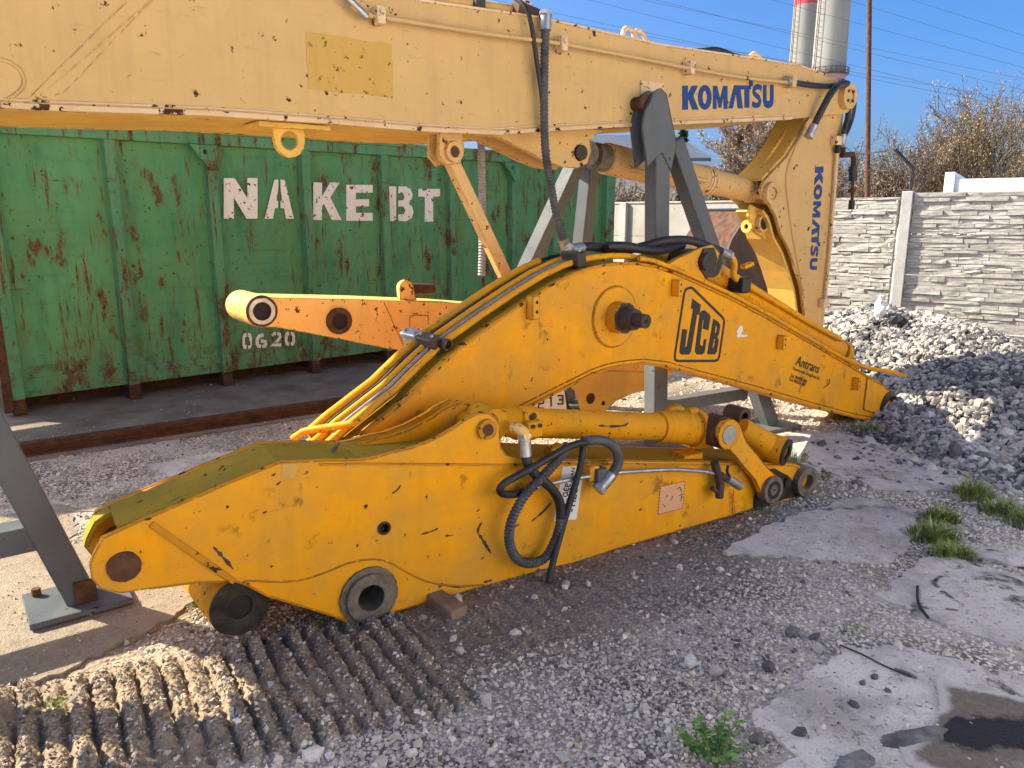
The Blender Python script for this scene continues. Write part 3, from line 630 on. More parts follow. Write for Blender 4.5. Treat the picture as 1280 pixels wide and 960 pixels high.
for i, (a, c) in enumerate(WIRES):
    Yd = 62+i*1.5; sl_ = (c[1]-a[1])/(c[0]-a[0]); p = ray(300, a[1]+sl_*(300-a[0])); r_ = ray(1700, a[1]+sl_*(1700-a[0]))
    p = p*(Yd/p.y); r_ = r_*((Yd-6)/r_.y); pts = [p.lerp(r_, k/16)+Vector((0, 0, EYE-.5*(1-(2*k/16-1)**2))) for k in range(17)]
    w = MB(); w.tube(pts, .013, 4); o = w.build('power_line', M['wrap'])
    tag(o, ['lowest power line, reaching down to the stick elbow', 'lower of two power lines that cross above the steel pole foot', 'fifth power line from the top right corner', 'third power line from the top right corner', 'second power line from the top right corner', 'topmost power line in the right corner of the sky', 'upper of two power lines crossing low in the sky', 'fourth power line from the top right corner'][i], 'power line', 'power lines across the sky')
# pale house with a grey sheet roof far behind the white fence
hx = ray(740, 200); hp = hx*(30/hx.y)
hs = thing('house', 'pale house with grey sloping roof far behind the green container', 'house', (hp.x, 30, 0))
MB().box(-7, 3.2, 0, 6, 0, 3.62).build('wall', M['whitewall'], hs)
b = MB(); b.add([(-.8, -.3, 3.55), (4.4, -.3, 3.55), (4.4, -.3, 3.67), (-.8, -.3, 3.67), (.6, 6, 5.0), (4.4, 6, 5.0), (4.4, 6, 5.1), (.6, 6, 5.1)], [(0,1,2,3), (3,2,6,7), (0,4,5,1), (1,5,6,2), (0,3,7,4), (4,7,6,5)]); b.build('roof', M['grey'], hs)
for k in range(5): w = MB(); w.box(-6.2+k*1.35, -5.5+k*1.35, -.05, .02, 2.3, 3.3); f = w.build('window', M['rust'], hs); MB().box(-6.12+k*1.35, -5.58+k*1.35, -.06, -.052, 2.38, 3.22).build('pane', M['wrap'], f)
# ------------------------------------------------------------------ trees and shrubs beyond the fence
def tree(name, label, X, Y, H, spread, lm, nleaf, leaf, bare, seed, group, stems=1, lo=.25):
    rnd = random.Random(seed); nr = np.random.RandomState(seed); root = thing(name, label, 'tree' if 'tree' in name else 'shrub', (X, Y, 0), 0, group)
    tr = MB(); tips = []
    def grow(p, d, L, r, lvl):
        n = 3; pts = [p]; dd = d.copy()
        for k in range(n):
            dd = (dd+Vector((rnd.gauss(0, .16), rnd.gauss(0, .16), rnd.gauss(.05, .1)))).normalized(); pts.append(pts[-1]+dd*L/n)
        tr.tube(pts, r, 5 if lvl < 2 else 3, [max(.0085, r*(1-.5*k/n)) for k in range(n+1)], False)
        if lvl >= 2: tips.extend(pts[1:])
        if lvl == 4 or L < .16: return
        for k in range(3 if lvl else 6):
            i = rnd.randint(1, n) if lvl else rnd.choice((2, 2, 3)); a = rnd.uniform(0, 6.28); q = Vector((math.cos(a), math.sin(a), 0))
            grow(pts[i], (dd*rnd.uniform(.45, .9)+q*spread*rnd.uniform(.5, 1)+Vector((0, 0, .25))).normalized(), L*rnd.uniform(.58, .8), r*.55, lvl+1)
    for s in range(stems):
        a = rnd.uniform(0, 6.28); rr = 0 if stems == 1 else .35*H*spread*rnd.uniform(.2, 1)
        grow(Vector((rr*math.cos(a), rr*math.sin(a), 0)), Vector((rnd.gauss(0, .1), rnd.gauss(0, .1), 1)).normalized(), H*(.42 if stems == 1 else .36)*rnd.uniform(.8, 1.1), H*.016, 0)
    tr.build('trunk', M['barkm'], root)
    T = np.array([list(t) for t in tips]); N = nleaf
    keep = nr.rand(len(T)) < 1-bare*.7; T2 = T[keep] if keep.sum() > 4 else T
    c = T2[nr.randint(len(T2), size=N)] + nr.normal(0, .028*H**.6, (N, 3)); c[:, 2] = np.maximum(c[:, 2], .1)
    u = nr.normal(size=(N, 3)); u /= np.linalg.norm(u, axis=1)[:, None]; w = np.cross(u, nr.normal(size=(N, 3))); w /= np.linalg.norm(w, axis=1)[:, None]
    s = leaf*nr.uniform(.6, 1.3, (N, 1)); V = np.stack([c-u*s, c+w*s*.55, c+u*s, c-w*s*.55], 1).reshape(-1, 3)
    cl = fbm(c[:, 0]*.9+9, c[:, 2]*.9+c[:, 1]*.5, seed); tint = np.clip(cl*1.3-.15+nr.normal(0, .13, N), 0, 1)
    npmesh('crown', V, np.arange(4*N).reshape(-1, 4), lm, 4, root, {'tint': np.repeat(tint, 4)})
    return root
def at(px, Y): d = ray(px, 240); return d.x*Y/d.y
TG = 'autumn trees and shrubs beyond the fence'
tree('autumn_tree', 'russet autumn tree seen under the tan boom beside the upright stick', at(935, 30), 30, 5.7, .55, M['leaf_rust'], 15000, .045, .0, 3, TG)
tree('autumn_tree', 'lower dry brown tree between the spruce and the russet tree', at(893, 27), 27, 3.7, .6, M['leaf_dry'], 11000, .042, .0, 5, TG)
tree('autumn_tree', 'reddish autumn tree half hidden behind the upright tan stick', at(975, 33), 33, 6.0, .55, M['leaf_rust'], 12000, .045, .0, 6, TG)
for i, (px, Y, H, lm, bare, n, lab) in enumerate([
  (1062, 24, 3.3, 'leaf_dry', .3, 1500, 'thin dry shrub between the upright stick and the steel pole'),
  (1108, 22, 3.0, 'leaf_dry', .3, 1700, 'low brown shrub just right of the steel pole foot'),
  (1148, 23, 3.7, 'leaf_rust', .35, 1700, 'half bare shrub right of the barbed wire arm'),
  (1180, 25, 4.4, 'leaf_dry', .5, 1600, 'dense twiggy shrub above the left end of the white roof edge'),
  (1212, 26, 5.2, 'leaf_rust', .65, 1300, 'tall bare branched tree left of the yellow shrub'),
  (1243, 21.5, 3.7, 'leaf_yel', .3, 700, 'shrub with yellow leaves above the white roof edge'),
  (1262, 26, 5.9, 'leaf_rust', .6, 1500, 'tall bare tree behind the yellow shrub'),
  (1310, 24, 5.4, 'leaf_dry', .55, 1800, 'twiggy tree at the right border of the photo')]):
    nm = 'autumn_tree' if 'tree' in lab else 'autumn_shrub'
    if nm == 'autumn_shrub': H *= 1.35; n = int(n*1.5)
    tree(nm, lab, at(px, Y), Y, H, .6, M[lm], int(n*3), .032, bare, 20+i, TG, 1 if nm == 'autumn_tree' else 3)
tree('dry_shrub', 'dry brown shrub above the white fence by the container end', at(785, 20), 20, 2.95, .7, M['leaf_dry'], 4200, .05, .05, 41, TG, 4)
tree('dry_shrub', 'small dry shrub above the white fence under the tan cylinder', at(845, 22), 22, 2.5, .7, M['leaf_dry'], 2400, .05, .05, 42, TG, 4)
def spruce(px, Y, H, label, seed):
    nr = np.random.RandomState(seed); root = thing('spruce_tree', label, 'tree', (at(px, Y), Y, 0), 0, TG); b = MB(); b.tube([(0, 0, 0), (0, 0, H)], .1, 6, [.13, .015]); C = []; D = []
    z = H*.2
    while z < H*.99:
        R = (H-z)*.24+.04
        for k in range(7):
            a = nr.uniform(0, 6.28); q = np.array([math.cos(a), math.sin(a), -.25]); L = R*nr.uniform(.6, 1.1); b.tube([(0, 0, z), tuple(np.array([0, 0, z])+q*L)], .012, 3)
            for s in np.linspace(.12, 1, 14): C.append(np.array([0, 0, z])+q*L*s+nr.normal(0, .03, 3)); D.append(q+nr.normal(0, .5, 3))
        z += .16+.1*(H-z)/H
    b.build('trunk', M['barkm'], root); C = np.array(C); D = np.array(D); D /= np.linalg.norm(D, axis=1)[:, None]; W = np.cross(D, nr.normal(size=D.shape)); W /= np.linalg.norm(W, axis=1)[:, None]
    V = np.stack([C-D*.13, C+W*.05, C+D*.17, C-W*.05], 1).reshape(-1, 3); npmesh('crown', V, np.arange(len(V)).reshape(-1, 4), M['needle'], 4, root, {'tint': np.repeat(nr.rand(len(C)), 4)})
spruce(851, 34, 5.1, 'small dark spruce tree just right of the grey trestle head', 3)
spruce(800, 40, 4.6, 'dark spruce top left of the grey trestle head', 4)
# ================================================================== TAN LONG BOOM (lettered) with its upright stick and cylinder
F = FC
KW = .80
bt = F.pl([(0,-190),(200,-90),(360,-33),(511,0),(674,23),(700,29),(825,57),(950,75),(1000,83),(1032,95)])
bb = F.pl([(0,134),(60,137),(265,144),(400,153),(536,164),(624,168),(661,165),(780,158),(803,157),(988,149)])
piv = F.pix(1056, 121)
tip = [(piv[0]+.13*math.cos(a), piv[1]+.13*math.sin(a)) for a in [math.radians(q) for q in (62, 30, 0, -30, -60, -95)]]
xl = -3.3
lt = [(xl, 2.45), (-2.4, 2.85), (-1.4, 3.0), (-.5, 2.98)]; lb = [(xl, 1.52), (-2.6, 1.80), (-1.7, 1.96), (-.6, 1.98)]  # unseen left end, its top raised to cast shade over the near ground
outline = lb + bb + tip[::-1] + bt[::-1] + lt[::-1]
kb = fthing(F, 'long_boom', 'long tan excavator boom with blue lettering lying across the grey trestles', 'excavator boom')
MB().plate(outline, 0, .022).build('side_plate', M['kom'], kb)
MB().plate(outline, KW-.022, KW).build('side_plate', M['kom'], kb)
topl = lt+bt; botl = lb+bb
MB().strip(topl, .0225, KW-.0225, .02, -1).build('top_plate', M['kom'], kb)
MB().strip(offset(botl, .003), .0225, KW-.0225, .02, 1).build('bottom_plate', M['komyel'], kb)
MB().strip(offset(botl[3:], -.004), -.016, .03, .022, 1).build('flange_lip', M['komedge'], kb, .003)
MB().strip(offset(bt, .0), -.006, .02, .012, 1).build('flange_lip', M['komedge'], kb, .002)
MB().tube([(p[0], -.001, p[1]) for p in offset(botl[3:], .030)], .006, 5).build('weld_seam', M['komedge'], kb)
# rigid pipe along the face
pp_ = F.pl([(430,-6),(446,12),(466,20),(480,22),(600,41),(690,53),(720,58),(800,73),(860,85),(930,97),(985,103)], -.05)
pipe = [(x, -.05, z) for x, z in pp_]
MB().tube(cr(pipe, 4), .0125, 8).build('pipe', M['kom'], kb)
for px, py in ((472,20),(700,55),(860,85),(987,102)):
    x, z = F.pix(px, py, -.03); b = MB(); b.box(x-.022, x+.022, -.075, -.001, z-.042, z+.038); b.cyl((x, -.085, z+.012), (x, -.07, z+.012), .016, 8); b.build('pipe_clamp', M['komedge'], kb, .005)
x, z = F.pix(449, 14, -.055); MB().tube([(x-.06, -.05, z+.05), (x+.04, -.05, z-.02)], .019, 8).build('coupling', M['steel'], kb)
# old sticker, welded diagonal stiffener, rounded plate end at the left
st = F.pl([(382,39),(490,55),(491,122),(385,111)]); MB().plate(wobble(st, .004, .05, 3), -.002, .001).build('sticker', M['ochre'], kb)
dg = F.pl([(60,112),(196,-6)]); MB().tube([(p[0], .001, p[1]) for p in dg], .007, 6).build('weld_seam', M['kom'], kb)
dg = F.pl([(28,130),(166,-6),(196,-6),(80,116)]); MB().plate(dg, -.004, .0).build('stiffener', M['kom'], kb)
rc = F.pl([(-60,72),(-10,73),(10,77),(25,88),(30,102),(24,114),(2,130)]); MB().tube(cr([(p[0], 0, p[1]) for p in rc], 3), .008, 6).build('weld_seam', M['kom'], kb)
# rusty chips of the face (real small paint losses)
rnd = random.Random(11)
# lugs under the boom at the left
for y in (.10, .22):
    c = F.pix(362, 175, y); b = MB(); b.plate([(c[0]-.075, c[1]+.085), (c[0]-.075, c[1]-.0)]+[(c[0]+.075*math.cos(a), c[1]-.005+.075*math.sin(a)) for a in [math.pi+math.pi*k/10 for k in range(11)]]+[(c[0]+.075, c[1]+.085)], y, y+.022, [circ((c[0], c[1]-.003), .042, 16)]); b.build('lifting_eye', M['komyel'], kb, .003)
x, z = F.pix(362, 158, .1); MB().box(x-.16, x+.19, .06, .28, z-.012, z+.012).build('pad', M['komyel'], kb, .003)
# clevis for the stick cylinder
cl = F.pl([(560,167),(624,172),(655,187),(680,200),(702,208),(722,210),(734,204),(739,190),(737,176),(745,168),(760,163),(700,160),(600,160)], .12)
pin = F.pix(725, 191, .12)
for y in (.12, .34): MB().plate(cl, y, y+.035, [circ(pin, .05, 18)]).build('clevis_plate', M['kom'], kb, .003)
b = MB(); b.cyl((pin[0], .10, pin[1]), (pin[0], .385, pin[1]), .046, 20); b.build('pin', M['greasy'], kb)
# small cylinder bracket and brace rod
c = F.pix(562, 190, .12)
for y in (.10, .20):
    b = MB(); b.plate([(c[0]-.07, c[1]+.13), (c[0]-.08, c[1]-.02), (c[0]-.03, c[1]-.07), (c[0]+.05, c[1]-.06), (c[0]+.085, c[1]+.0), (c[0]+.06, c[1]+.13)], y, y+.025); b.ring((c[0]+.01, y-.022, c[1]), (c[0]+.01, y, c[1]), .055, .03, 18); b.build('bracket', M['kom'], kb, .003)
b = MB(); b.cyl((c[0]+.01, .085, c[1]), (c[0]+.01, .24, c[1]), .028, 14); b.build('pin', M['rust'], kb)
# top clutter: pipes, hose, clamps
tz = lambda px, py, y, dz: (F.pix(px, py, 0)[0], y, F.pix(px, py, 0)[1]+dz)
for y, r, m in ((.12, .028, 'kom'), (.24, .028, 'kom'), (.36, .022, 'rust')):
    MB().tube(cr([tz(p, q, y, .055) for p, q in ((440,-9),(520,1),(600,12),(674,23),(700,29))], 4), r, 8).build('top_pipe', M[m], kb)
for px, py in ((545,4),(610,13),(668,22)):
    x, y, z = tz(px, py, .24, .04); MB().box(x-.03, x+.03, .06, .42, z-.04, z+.06).build('pipe_clamp', M['komedge' if px != 610 else 'greasy'], kb, .008)
x, y, z = tz(672, 22, .08, .05); b = MB(); b.cyl((x-.10, y, z), (x+.09, y, z-.03), .045, 14); b.build('valve_block', M['rust'], kb)
MB().tube(cr([tz(p, q, .20, dz) for p, q, dz in ((686,27,.05),(720,34,.06),(780,47,.035),(830,58,.03),(880,65,.035),(905,70,.06),(925,72,.08),(950,75,.05),(990,81,.04),(1025,92,.03),(1046,103,.01))], 4), .022, 8).build('top_hose', M['rubber'], kb)
MB().tube(cr([tz(p, q, .30, .035) for p, q in ((700,30),(830,58),(950,75),(1000,84))], 4), .02, 8).build('top_hose', M['rubber'], kb)
for px, py in ((807,52),(820,55)):
    x, y, z = tz(px, py, .14, .05); MB().tube([(x+.055*math.cos(a), y+.02*math.sin(a), z+.055*math.sin(a)) for a in [2*math.pi*k/14 for k in range(15)]], .016, 7).build('lifting_ring', M['komedge'], kb)
x, y, z = tz(966, 79, .14, .04); MB().tube(cr([(x-.1, y, z), (x-.04, y, z+.04), (x+.03, y, z+.02), (x+.09, y, z-.01)], 4), .018, 7).build('fitting', M['komedge'], kb)
# pivot pin of boom and stick
b = MB(); b.ring((piv[0], -.05, piv[1]), (piv[0], .0, piv[1]), .098, .05, 28); b.cyl((piv[0], -.042, piv[1]), (piv[0], .45, piv[1]), .052, 24); b.build('pivot_boss', M['kom'], kb)
b = MB()
for k in range(4): a = math.pi/4+k*math.pi/2; b.cyl((piv[0]+.05*math.cos(a), -.056, piv[1]+.05*math.sin(a)), (piv[0]+.05*math.cos(a), -.048, piv[1]+.05*math.sin(a)), .012, 8)
b.build('bolt_set', M['rust'], kb)['kind'] = 'stuff'
# trestle pin boss on the boom face
tp = F.pix(812, 128); MB().plate([(tp[0]-.09, tp[1]-.13), (tp[0]+.11, tp[1]-.13), (tp[0]+.11, tp[1]+.12), (tp[0]-.09, tp[1]+.12)], -.010, .0).build('pad', M['komedge'], kb, .003)
b = MB(); b.ring((tp[0]+.01, -.055, tp[1]), (tp[0]+.01, -.005, tp[1]), .062, .03, 20); b.build('pin_boss', M['rust'], kb)
# ---- the upright stick
ks_front = F.pl([(1012,147),(1005,160),(998,174),(984,196),(968,213),(956,226),(951,236),(953,248),(962,256),(970,270),(976,292),(986,310),(994,334),(1001,358),(1006,392),(1009,430),(1026,430),(1030,400),(1036,340),(1041,290),(1047,220),(1052,170),(1054,140),(1046,128),(1030,134)], .06)
sw = .30
ks = fthing(F, 'upright_stick', 'upright tan excavator stick with blue downward lettering at the boom tip', 'excavator stick')
MB().plate(ks_front, .06, .085).build('side_plate', M['kom'], ks)
MB().plate(ks_front, .06+sw-.025, .06+sw).build('side_plate', M['kom'], ks)
lf = ks_front[:16]; MB().strip(lf[:6], .0855, .06+sw-.0255, .02, -1).build('rear_plate', M['komyel'], ks)
MB().strip(offset(lf[8:], -.05), .0855, .06+sw-.0255, .02, -1).build('rear_plate', M['komyel'], ks)
MB().strip(ks_front[16:22], .0855, .06+sw-.0255, .02, -1).build('front_plate', M['kom'], ks)
# rear lug plates that carry the cylinder pin (the bright leaf shaped plates)
lug = F.pl([(976,155),(980,180),(962,214),(950,232),(938,232),(934,226),(948,204)], .30); MB().plate(lug, .30, .33).build('lug_plate', M['komyel'], ks, .003)
g = F.pl([(984,160),(990,176),(966,214),(946,234),(940,228),(958,196)], .2); MB().plate(g, .19, .21).build('lug_plate', M['komyel'], ks, .003)
cp = F.pix(961, 242, .06); b = MB(); b.ring((cp[0], .02, cp[1]), (cp[0], .06, cp[1]), .085, .045, 24); b.cyl((cp[0], .03, cp[1]), (cp[0], .38, cp[1]), .043, 20); b.build('pin_boss', M['kom'], ks)
# linkage lug below with bore, and the small lever with a pin at the left
c2 = F.pix(961, 279, .05); b = MB(); b.ring((c2[0]+.03, .11, c2[1]), (c2[0]+.03, .16, c2[1]), .07, .05, 24); b.build('lower_boss', M['kom'], ks); b = MB(); b.cyl((c2[0]+.03, .12, c2[1]), (c2[0]+.03, .13, c2[1]), .051, 20); b.build('bore_shade', M['greasy'], ks)
ap = F.pl([(938,256),(950,262),(952,282),(962,292),(975,296),(984,310),(996,352),(1004,380),(1006,410),(996,410),(988,372),(978,320),(962,304),(944,290),(936,270)], .15); MB().plate(ap, .15, .17).build('linkage_plate', M['komyel'], ks, .003)
c3 = F.pix(944, 283, .2); b = MB(); b.cyl((c3[0]-.10, .2, c3[1]), (c3[0]+.06, .2, c3[1]), .032, 16); b.build('link_pin', M['rust'], ks)
b = MB(); b.ring((c3[0]-.115, .2, c3[1]), (c3[0]-.095, .2, c3[1]), .05, .02, 16); b.build('pin_collar', M['komyel'], ks)
# weld line of the doubled plate, edge pipe with clamps
MB().tube(cr([(x, .058, z) for x, z in F.pl([(1008,152),(996,180),(986,204),(982,226),(985,256),(990,292),(997,330),(1005,372)], .06)], 4), .011, 6).build('weld_seam', M['kom'], ks)
ep = F.pl([(1046,180),(1042,240),(1037,310),(1031,372)], .04); MB().tube([(x, .035, z) for x, z in ep], .014, 8).build('edge_pipe', M['komedge'], ks)
for px, py in ((1045,176),(1029,378)):
    x, z = F.pix(px, py, .04); b = MB(); b.box(x-.05, x+.03, .0, .058, z-.035, z+.035); b.build('pipe_clamp', M['komedge'], ks, .006)
# ---- stick cylinder under the boom
cy = fthing(F, 'stick_cylinder', 'tan hydraulic cylinder running from the boom clevis to the upright stick', 'hydraulic cylinder')
y = .25; a0 = F.pix(728, 192, y); a1 = F.pix(961, 243, y); ax = Vector((a1[0]-a0[0], 0, a1[1]-a0[1])); P = lambda t, dy=0, dz=0: Vector((a0[0], y+dy, a0[1]+dz))+ax*t
b = MB(); b.tube([P(.05), P(.13)], .088, 20); b.build('gland', M['worn'], cy)
b = MB(); b.tube([P(.10), P(.62)], .102, 28); b.build('barrel', M['kom'], cy)
b = MB(); b.tube([P(.58), P(.93)], .089, 24, [.094, .087]); b.build('barrel_end', M['kom'], cy)
for t in (.585, .60, .62, .86, .88): b = MB(); b.ring(P(t-.004), P(t+.004), .108 if t < .7 else .097, .08, 24); b.build('band', M['komedge'], cy)
b = MB(); b.cyl(P(0, -.075), P(0, .075), .075, 20); b.build('eye', M['worn'], cy); b = MB(); b.cyl(P(1, -.07), P(1, .07), .08, 20); b.build('eye', M['kom'], cy)
b = MB(); b.tube(cr([P(.16, -.11, -.05), P(.30, -.115, -.06), P(.36, -.11, -.03), P(.55, -.108, -.02)], 5), .016, 8); b.build('pipe', M['kom'], cy)
# ---- brace rod
br = fthing(F, 'brace_rod', 'slanting tan brace rod between the boom bracket and the yellow boom', 'rod')
p0 = Vector((c[0]+.01, .16, c[1])); q = F.pix(626, 333, .16); p1 = Vector((q[0], .16, q[1])); e = p0+(p1-p0)*1.25
MB().beam(p0+(p1-p0)*.06, e, .075, .075, (0, 1, .2)).build('rod', M['kom'], br, .012)
b = MB(); b.cyl(p0+Vector((0, -.03, 0)), p0+Vector((0, .03, 0)), .06, 18); b.build('eye', M['kom'], br)
# ---- hoses hanging from the boom
def hose(name, label, pts, r, m, F=F, corr=0, fittings=(), cat='hose', group=None, parent_loc=True):
    P = cr([F.p3(*p) if len(p) == 3 else F.p3(p[0], p[1], 0) for p in pts], 8)
    root = fthing(F, name, label, cat, group)
    b = MB(); (b.corr(P, r, corr) if corr else b.tube(P, r, 10)); b.build('hose', m, root)
    for i in fittings:
        a = P[0] if i == 0 else P[-1]; d = (P[1]-P[0]).normalized() if i == 0 else (P[-2]-P[-1]).normalized()
        f = MB(); f.tube([a-d*.035, a+d*.05], r*1.25, 8); f.tube([a-d*.05, a-d*.03], r*1.5, 6, None, True, False); f.build('fitting', M['steel'], root)
    return root
hose('spiral_hose', 'dark spiral wrapped hose hanging over the tan boom face', [(682,26,-.05),(681,60,-.06),(680,130,-.06),(682,190,-.04),(690,240,.0),(698,280,.03),(706,307,.05)], .026, M['wrap'], corr=.020, fittings=(0, 1))
hose('black_hose', 'thin black hose looping from the boom top beside the spiral hose', [(640,-6,.05),(656,8,-.03),(664,30,-.055),(670,70,-.06),(676,110,-.06),(680,150,-.055)], .013, M['rubber'])
hose('spiral_hose', 'pale grey spiral hose hanging behind the slanting brace rod', [(601,150,.42),(602,200,.42),(603,250,.42),(603,300,.42),(602,345,.42)], .026, M['greywrap'], corr=.018)
hose('black_hose', 'thin dark hose behind the brace rod bracket', [(574,170,.30),(575,190,.30),(578,215,.30),(586,236,.30),(592,248,.30)], .013, M['rubber'])
hose('black_hose', 'short black hose with end fitting hanging down the upright stick front', [(1058,105,-.07),(1048,106,-.09),(1038,118,-.1),(1028,136,-.08),(1019,154,-.05),(1014,164,-.04)], .027, M['rubber'], fittings=(1,))
hose('black_hose', 'black hose from the boom pipe to the pivot loop', [(988,102,-.05),(1010,106,-.05),(1035,108,-.05),(1052,106,-.06),(1060,104,-.06)], .02, M['rubber'], fittings=(0,))
hose('black_hose', 'inner black hose looping right of the boom pivot', [(1050,104,-.04),(1057,106,-.03),(1061,122,.0),(1060,145,.02),(1055,163,.02),(1053,176,.02)], .022, M['rubber'], fittings=(1,))
hose('black_hose', 'outer black hose looping right of the boom pivot', [(1048,101,.0),(1060,106,.04),(1067,124,.06),(1065,145,.06),(1058,165,.05),(1049,180,.03),(1046,190,.02)], .022, M['rubber'])
vf = fthing(F, 'pipe_fitting', 'rusty brass pipe elbows hanging at the upright stick edge', 'fitting')
pf = lambda *L: [F.p3(a, b_, .04) for a, b_ in L]
MB().tube(pf((1053,176),(1054,192),(1052,194),(1066,193),(1067,198),(1067,212)), .022, 8, smooth=False).build('elbow', M['rust'], vf)
MB().tube(pf((1066,208),(1066,226)), .034, 10).build('grip', M['rubber'], vf); MB().tube(pf((1066,226),(1065,252)), .014, 8).build('stem', M['rust'], vf); MB().tube(pf((1065,236),(1065,240)), .034, 8).build('flange', M['rust'], vf); MB().tube(pf((1065,250),(1064,262)), .026, 8).build('nut', M['greasy'], vf)
# ---- lettering
KOM = {'K': [[(0,0),(.34,0),(.34,.40),(.38,.44),(.62,0),(1,0),(.66,.58),(.95,1),(.58,1),(.34,.66),(.34,1),(0,1)]],
 'M': [[(0,0),(.24,0),(.24,.55),(.40,.06),(.56,.06),(.74,.55),(.74,0),(1,0),(1,1),(.70,1),(.49,.42),(.28,1),(0,1)]],
 'A': [[(0,0),(.30,0),(.52,.68),(.66,0),(1,0),(.80,1),(.40,1)]],
 'T': [[(.42,0),(.86,0),(.86,.80),(1,.80),(1,.98),(0,.98),(0,.80),(.42,.80)]],
 'S': [ribbon([(.96,.80),(.82,.89),(.52,.91),(.24,.84),(.17,.72),(.26,.60),(.72,.42),(.83,.28),(.74,.14),(.46,.09),(.18,.11),(.02,.19)], .235)],
 'U': [ribbon([(.17,1),(.17,.30),(.24,.16),(.5,.09),(.76,.16),(.83,.30),(.83,1)], .32)], 'q': [[(0,0),(1,0),(1,1),(0,1)]]}
SP = [('K',68,176,145,305),('O',172,262,140,305),('M',272,368,146,300),('A',375,470,142,296),('T',452,524,140,292),('S',532,597,138,290),('U',605,676,140,286),('q',512,537,102,150)]
for ch, x0, x1, y0, y1 in SP:
    b = MB(); u2 = lambda u, w: (840+(x0+(x1-x0)*u)/5.333, 80+(y1+(y0-y1)*w)/5.333)
    if ch == 'O':
        o_ = [F.pix(*u2(.5+.5*math.cos(a), .5+.5*math.sin(a))) for a in [2*math.pi*k/28 for k in range(28)]]; i_ = [F.pix(*u2(.5+.17*math.cos(a), .5+.27*math.sin(a))) for a in [2*math.pi*k/28 for k in range(28)]]
        b.plate(o_, -.004, .0, [i_])
    else:
        for poly in KOM[ch]: b.plate([F.pix(*u2(u, w)) for u, w in poly], -.004, .0)
    b.build('letter', M['blue'], kb)
L0, L1, R0_, R1_ = Vector((1019.5, 208.5)), Vector((1011.5, 337.5)), Vector((1029.5, 208)), Vector((1020.5, 337.5))
for ch, x0, x1, y0, y1 in SP:
    def u3(u, w):
        s = (x0+(x1-x0)*u-68)/608; hgt = (298-(y1+(y0-y1)*w))/158; 
        p = (L0.lerp(L1, s)).lerp(R0_.lerp(R1_, s), hgt); return F.pix(p.x, p.y, .06)
    b = MB()
    if ch == 'O':
        o_ = [u3(.5+.5*math.cos(a), .5+.5*math.sin(a)) for a in [2*math.pi*k/24 for k in range(24)]]; i_ = [u3(.5+.17*math.cos(a), .5+.27*math.sin(a)) for a in [2*math.pi*k/24 for k in range(24)]]; b.plate(o_, .056, .06, [i_])
    else:
        for poly in KOM[ch]: b.plate([u3(u, w) for u, w in poly], .056, .06)
    b.build('letter', M['blue'], ks)

# ================================================================== GREY TRESTLES
def foot(parent, x, y, r=.0, sx=.19, sy=.15):
    b = MB(); b.box(x-sx, x+sx, y-sy, y+sy, .014, .036); b.build('foot_plate', M['grey'], parent, .003)
FT1 = Frame((-1.80, 2.95), (.8, .6))
t1 = fthing(FT1, 'trestle', 'grey steel trestle at the left border with its foot plate on lit concrete', 'trestle')
lp = FT1.pix(12, 585); lx, lz = lp; sl1 = lx/lz; Ht = 1.88
MB().beam((0, 0, .035), (sl1*Ht, 0, Ht), .13, .115, (0, 1, 0)).build('leg', M['grey'], t1, .008)
ax_ = sl1*Ht*2
MB().beam((ax_, 0, .035), (sl1*Ht-.06, 0, Ht-.05), .13, .115, (0, 1, 0)).build('leg', M['grey'], t1, .008)
zc = FT1.pix(30, 670)[1]; MB().beam((sl1*zc-.02, .002, zc), (ax_-sl1*zc+.08, 0, zc), .12, .105, (0, 1, 0)).build('crossbar', M['grey'], t1, .006)
MB().box(sl1*Ht-.22, sl1*Ht+.22, -.1, .55, Ht, Ht+.03).build('head_plate', M['grey'], t1, .004)
b = MB(); b.box(-.20, .17, -.14, .17, .016, .042); b.build('foot_plate', M['grey'], t1, .003)
b = MB(); b.box(ax_-.2, ax_+.2, -.14, .17, .016, .042); b.build('foot_plate', M['grey'], t1, .003)
b = MB(); b.box(-.03, .05, -.076, -.067, .045, .14); b.build('rust_patch', M['rust'], t1)
for x, y in ((-.15, .12), (.12, .12)): b = MB(); b.cyl((x, y, .042), (x, y, .075), .018, 6); b.build('bolt', M['rust'], t1)
# right trestle: upright column, slanting leg, crossbar, wedge shaped head
FT2 = Frame((.99, 5.10), (.94, .52))
t2 = fthing(FT2, 'trestle', 'grey steel trestle with wedge head standing before the lettered tan boom', 'trestle')
xt, zt = FT2.pix(822, 150); xb = FT2.pix(821, 520)[0]
MB().beam((xb, 0, .03), (xt, 0, zt), .115, .115, (0, 1, 0)).build('column', M['grey'], t2, .008)
xa, za = FT2.pix(842, 200, .05); xf = FT2.pix(958, 578, .05)[0]
MB().beam((xf, .05, .03), (xa-.02, .05, za+.12), .115, .105, (0, 1, 0)).build('leg', M['grey'], t2, .008)
x1_, z1_ = FT2.pix(925, 492, .0); MB().beam((xb+.06, .02, z1_-.01), (x1_+.05, .02, z1_), .10, .085, (0, 1, 0)).build('crossbar', M['grey'], t2, .006)
hd = FT2.pl([(812,124),(816,115),(824,111),(831,118),(842,172),(843,182),(837,212),(826,190),(812,204),(808,208),(802,158),(806,138)], -.05)
MB().plate(hd, -.065, -.045).build('head_plate', M['grey'], t2, .004); MB().plate(hd, .045, .065).build('head_plate', M['grey'], t2, .004)
px_, pz_ = FT2.pix(810, 127, -.07); b = MB(); b.cyl((px_+.01, -.03, pz_), (px_+.01, .12, pz_), .042, 16); b.build('pin', M['rust'], t2)
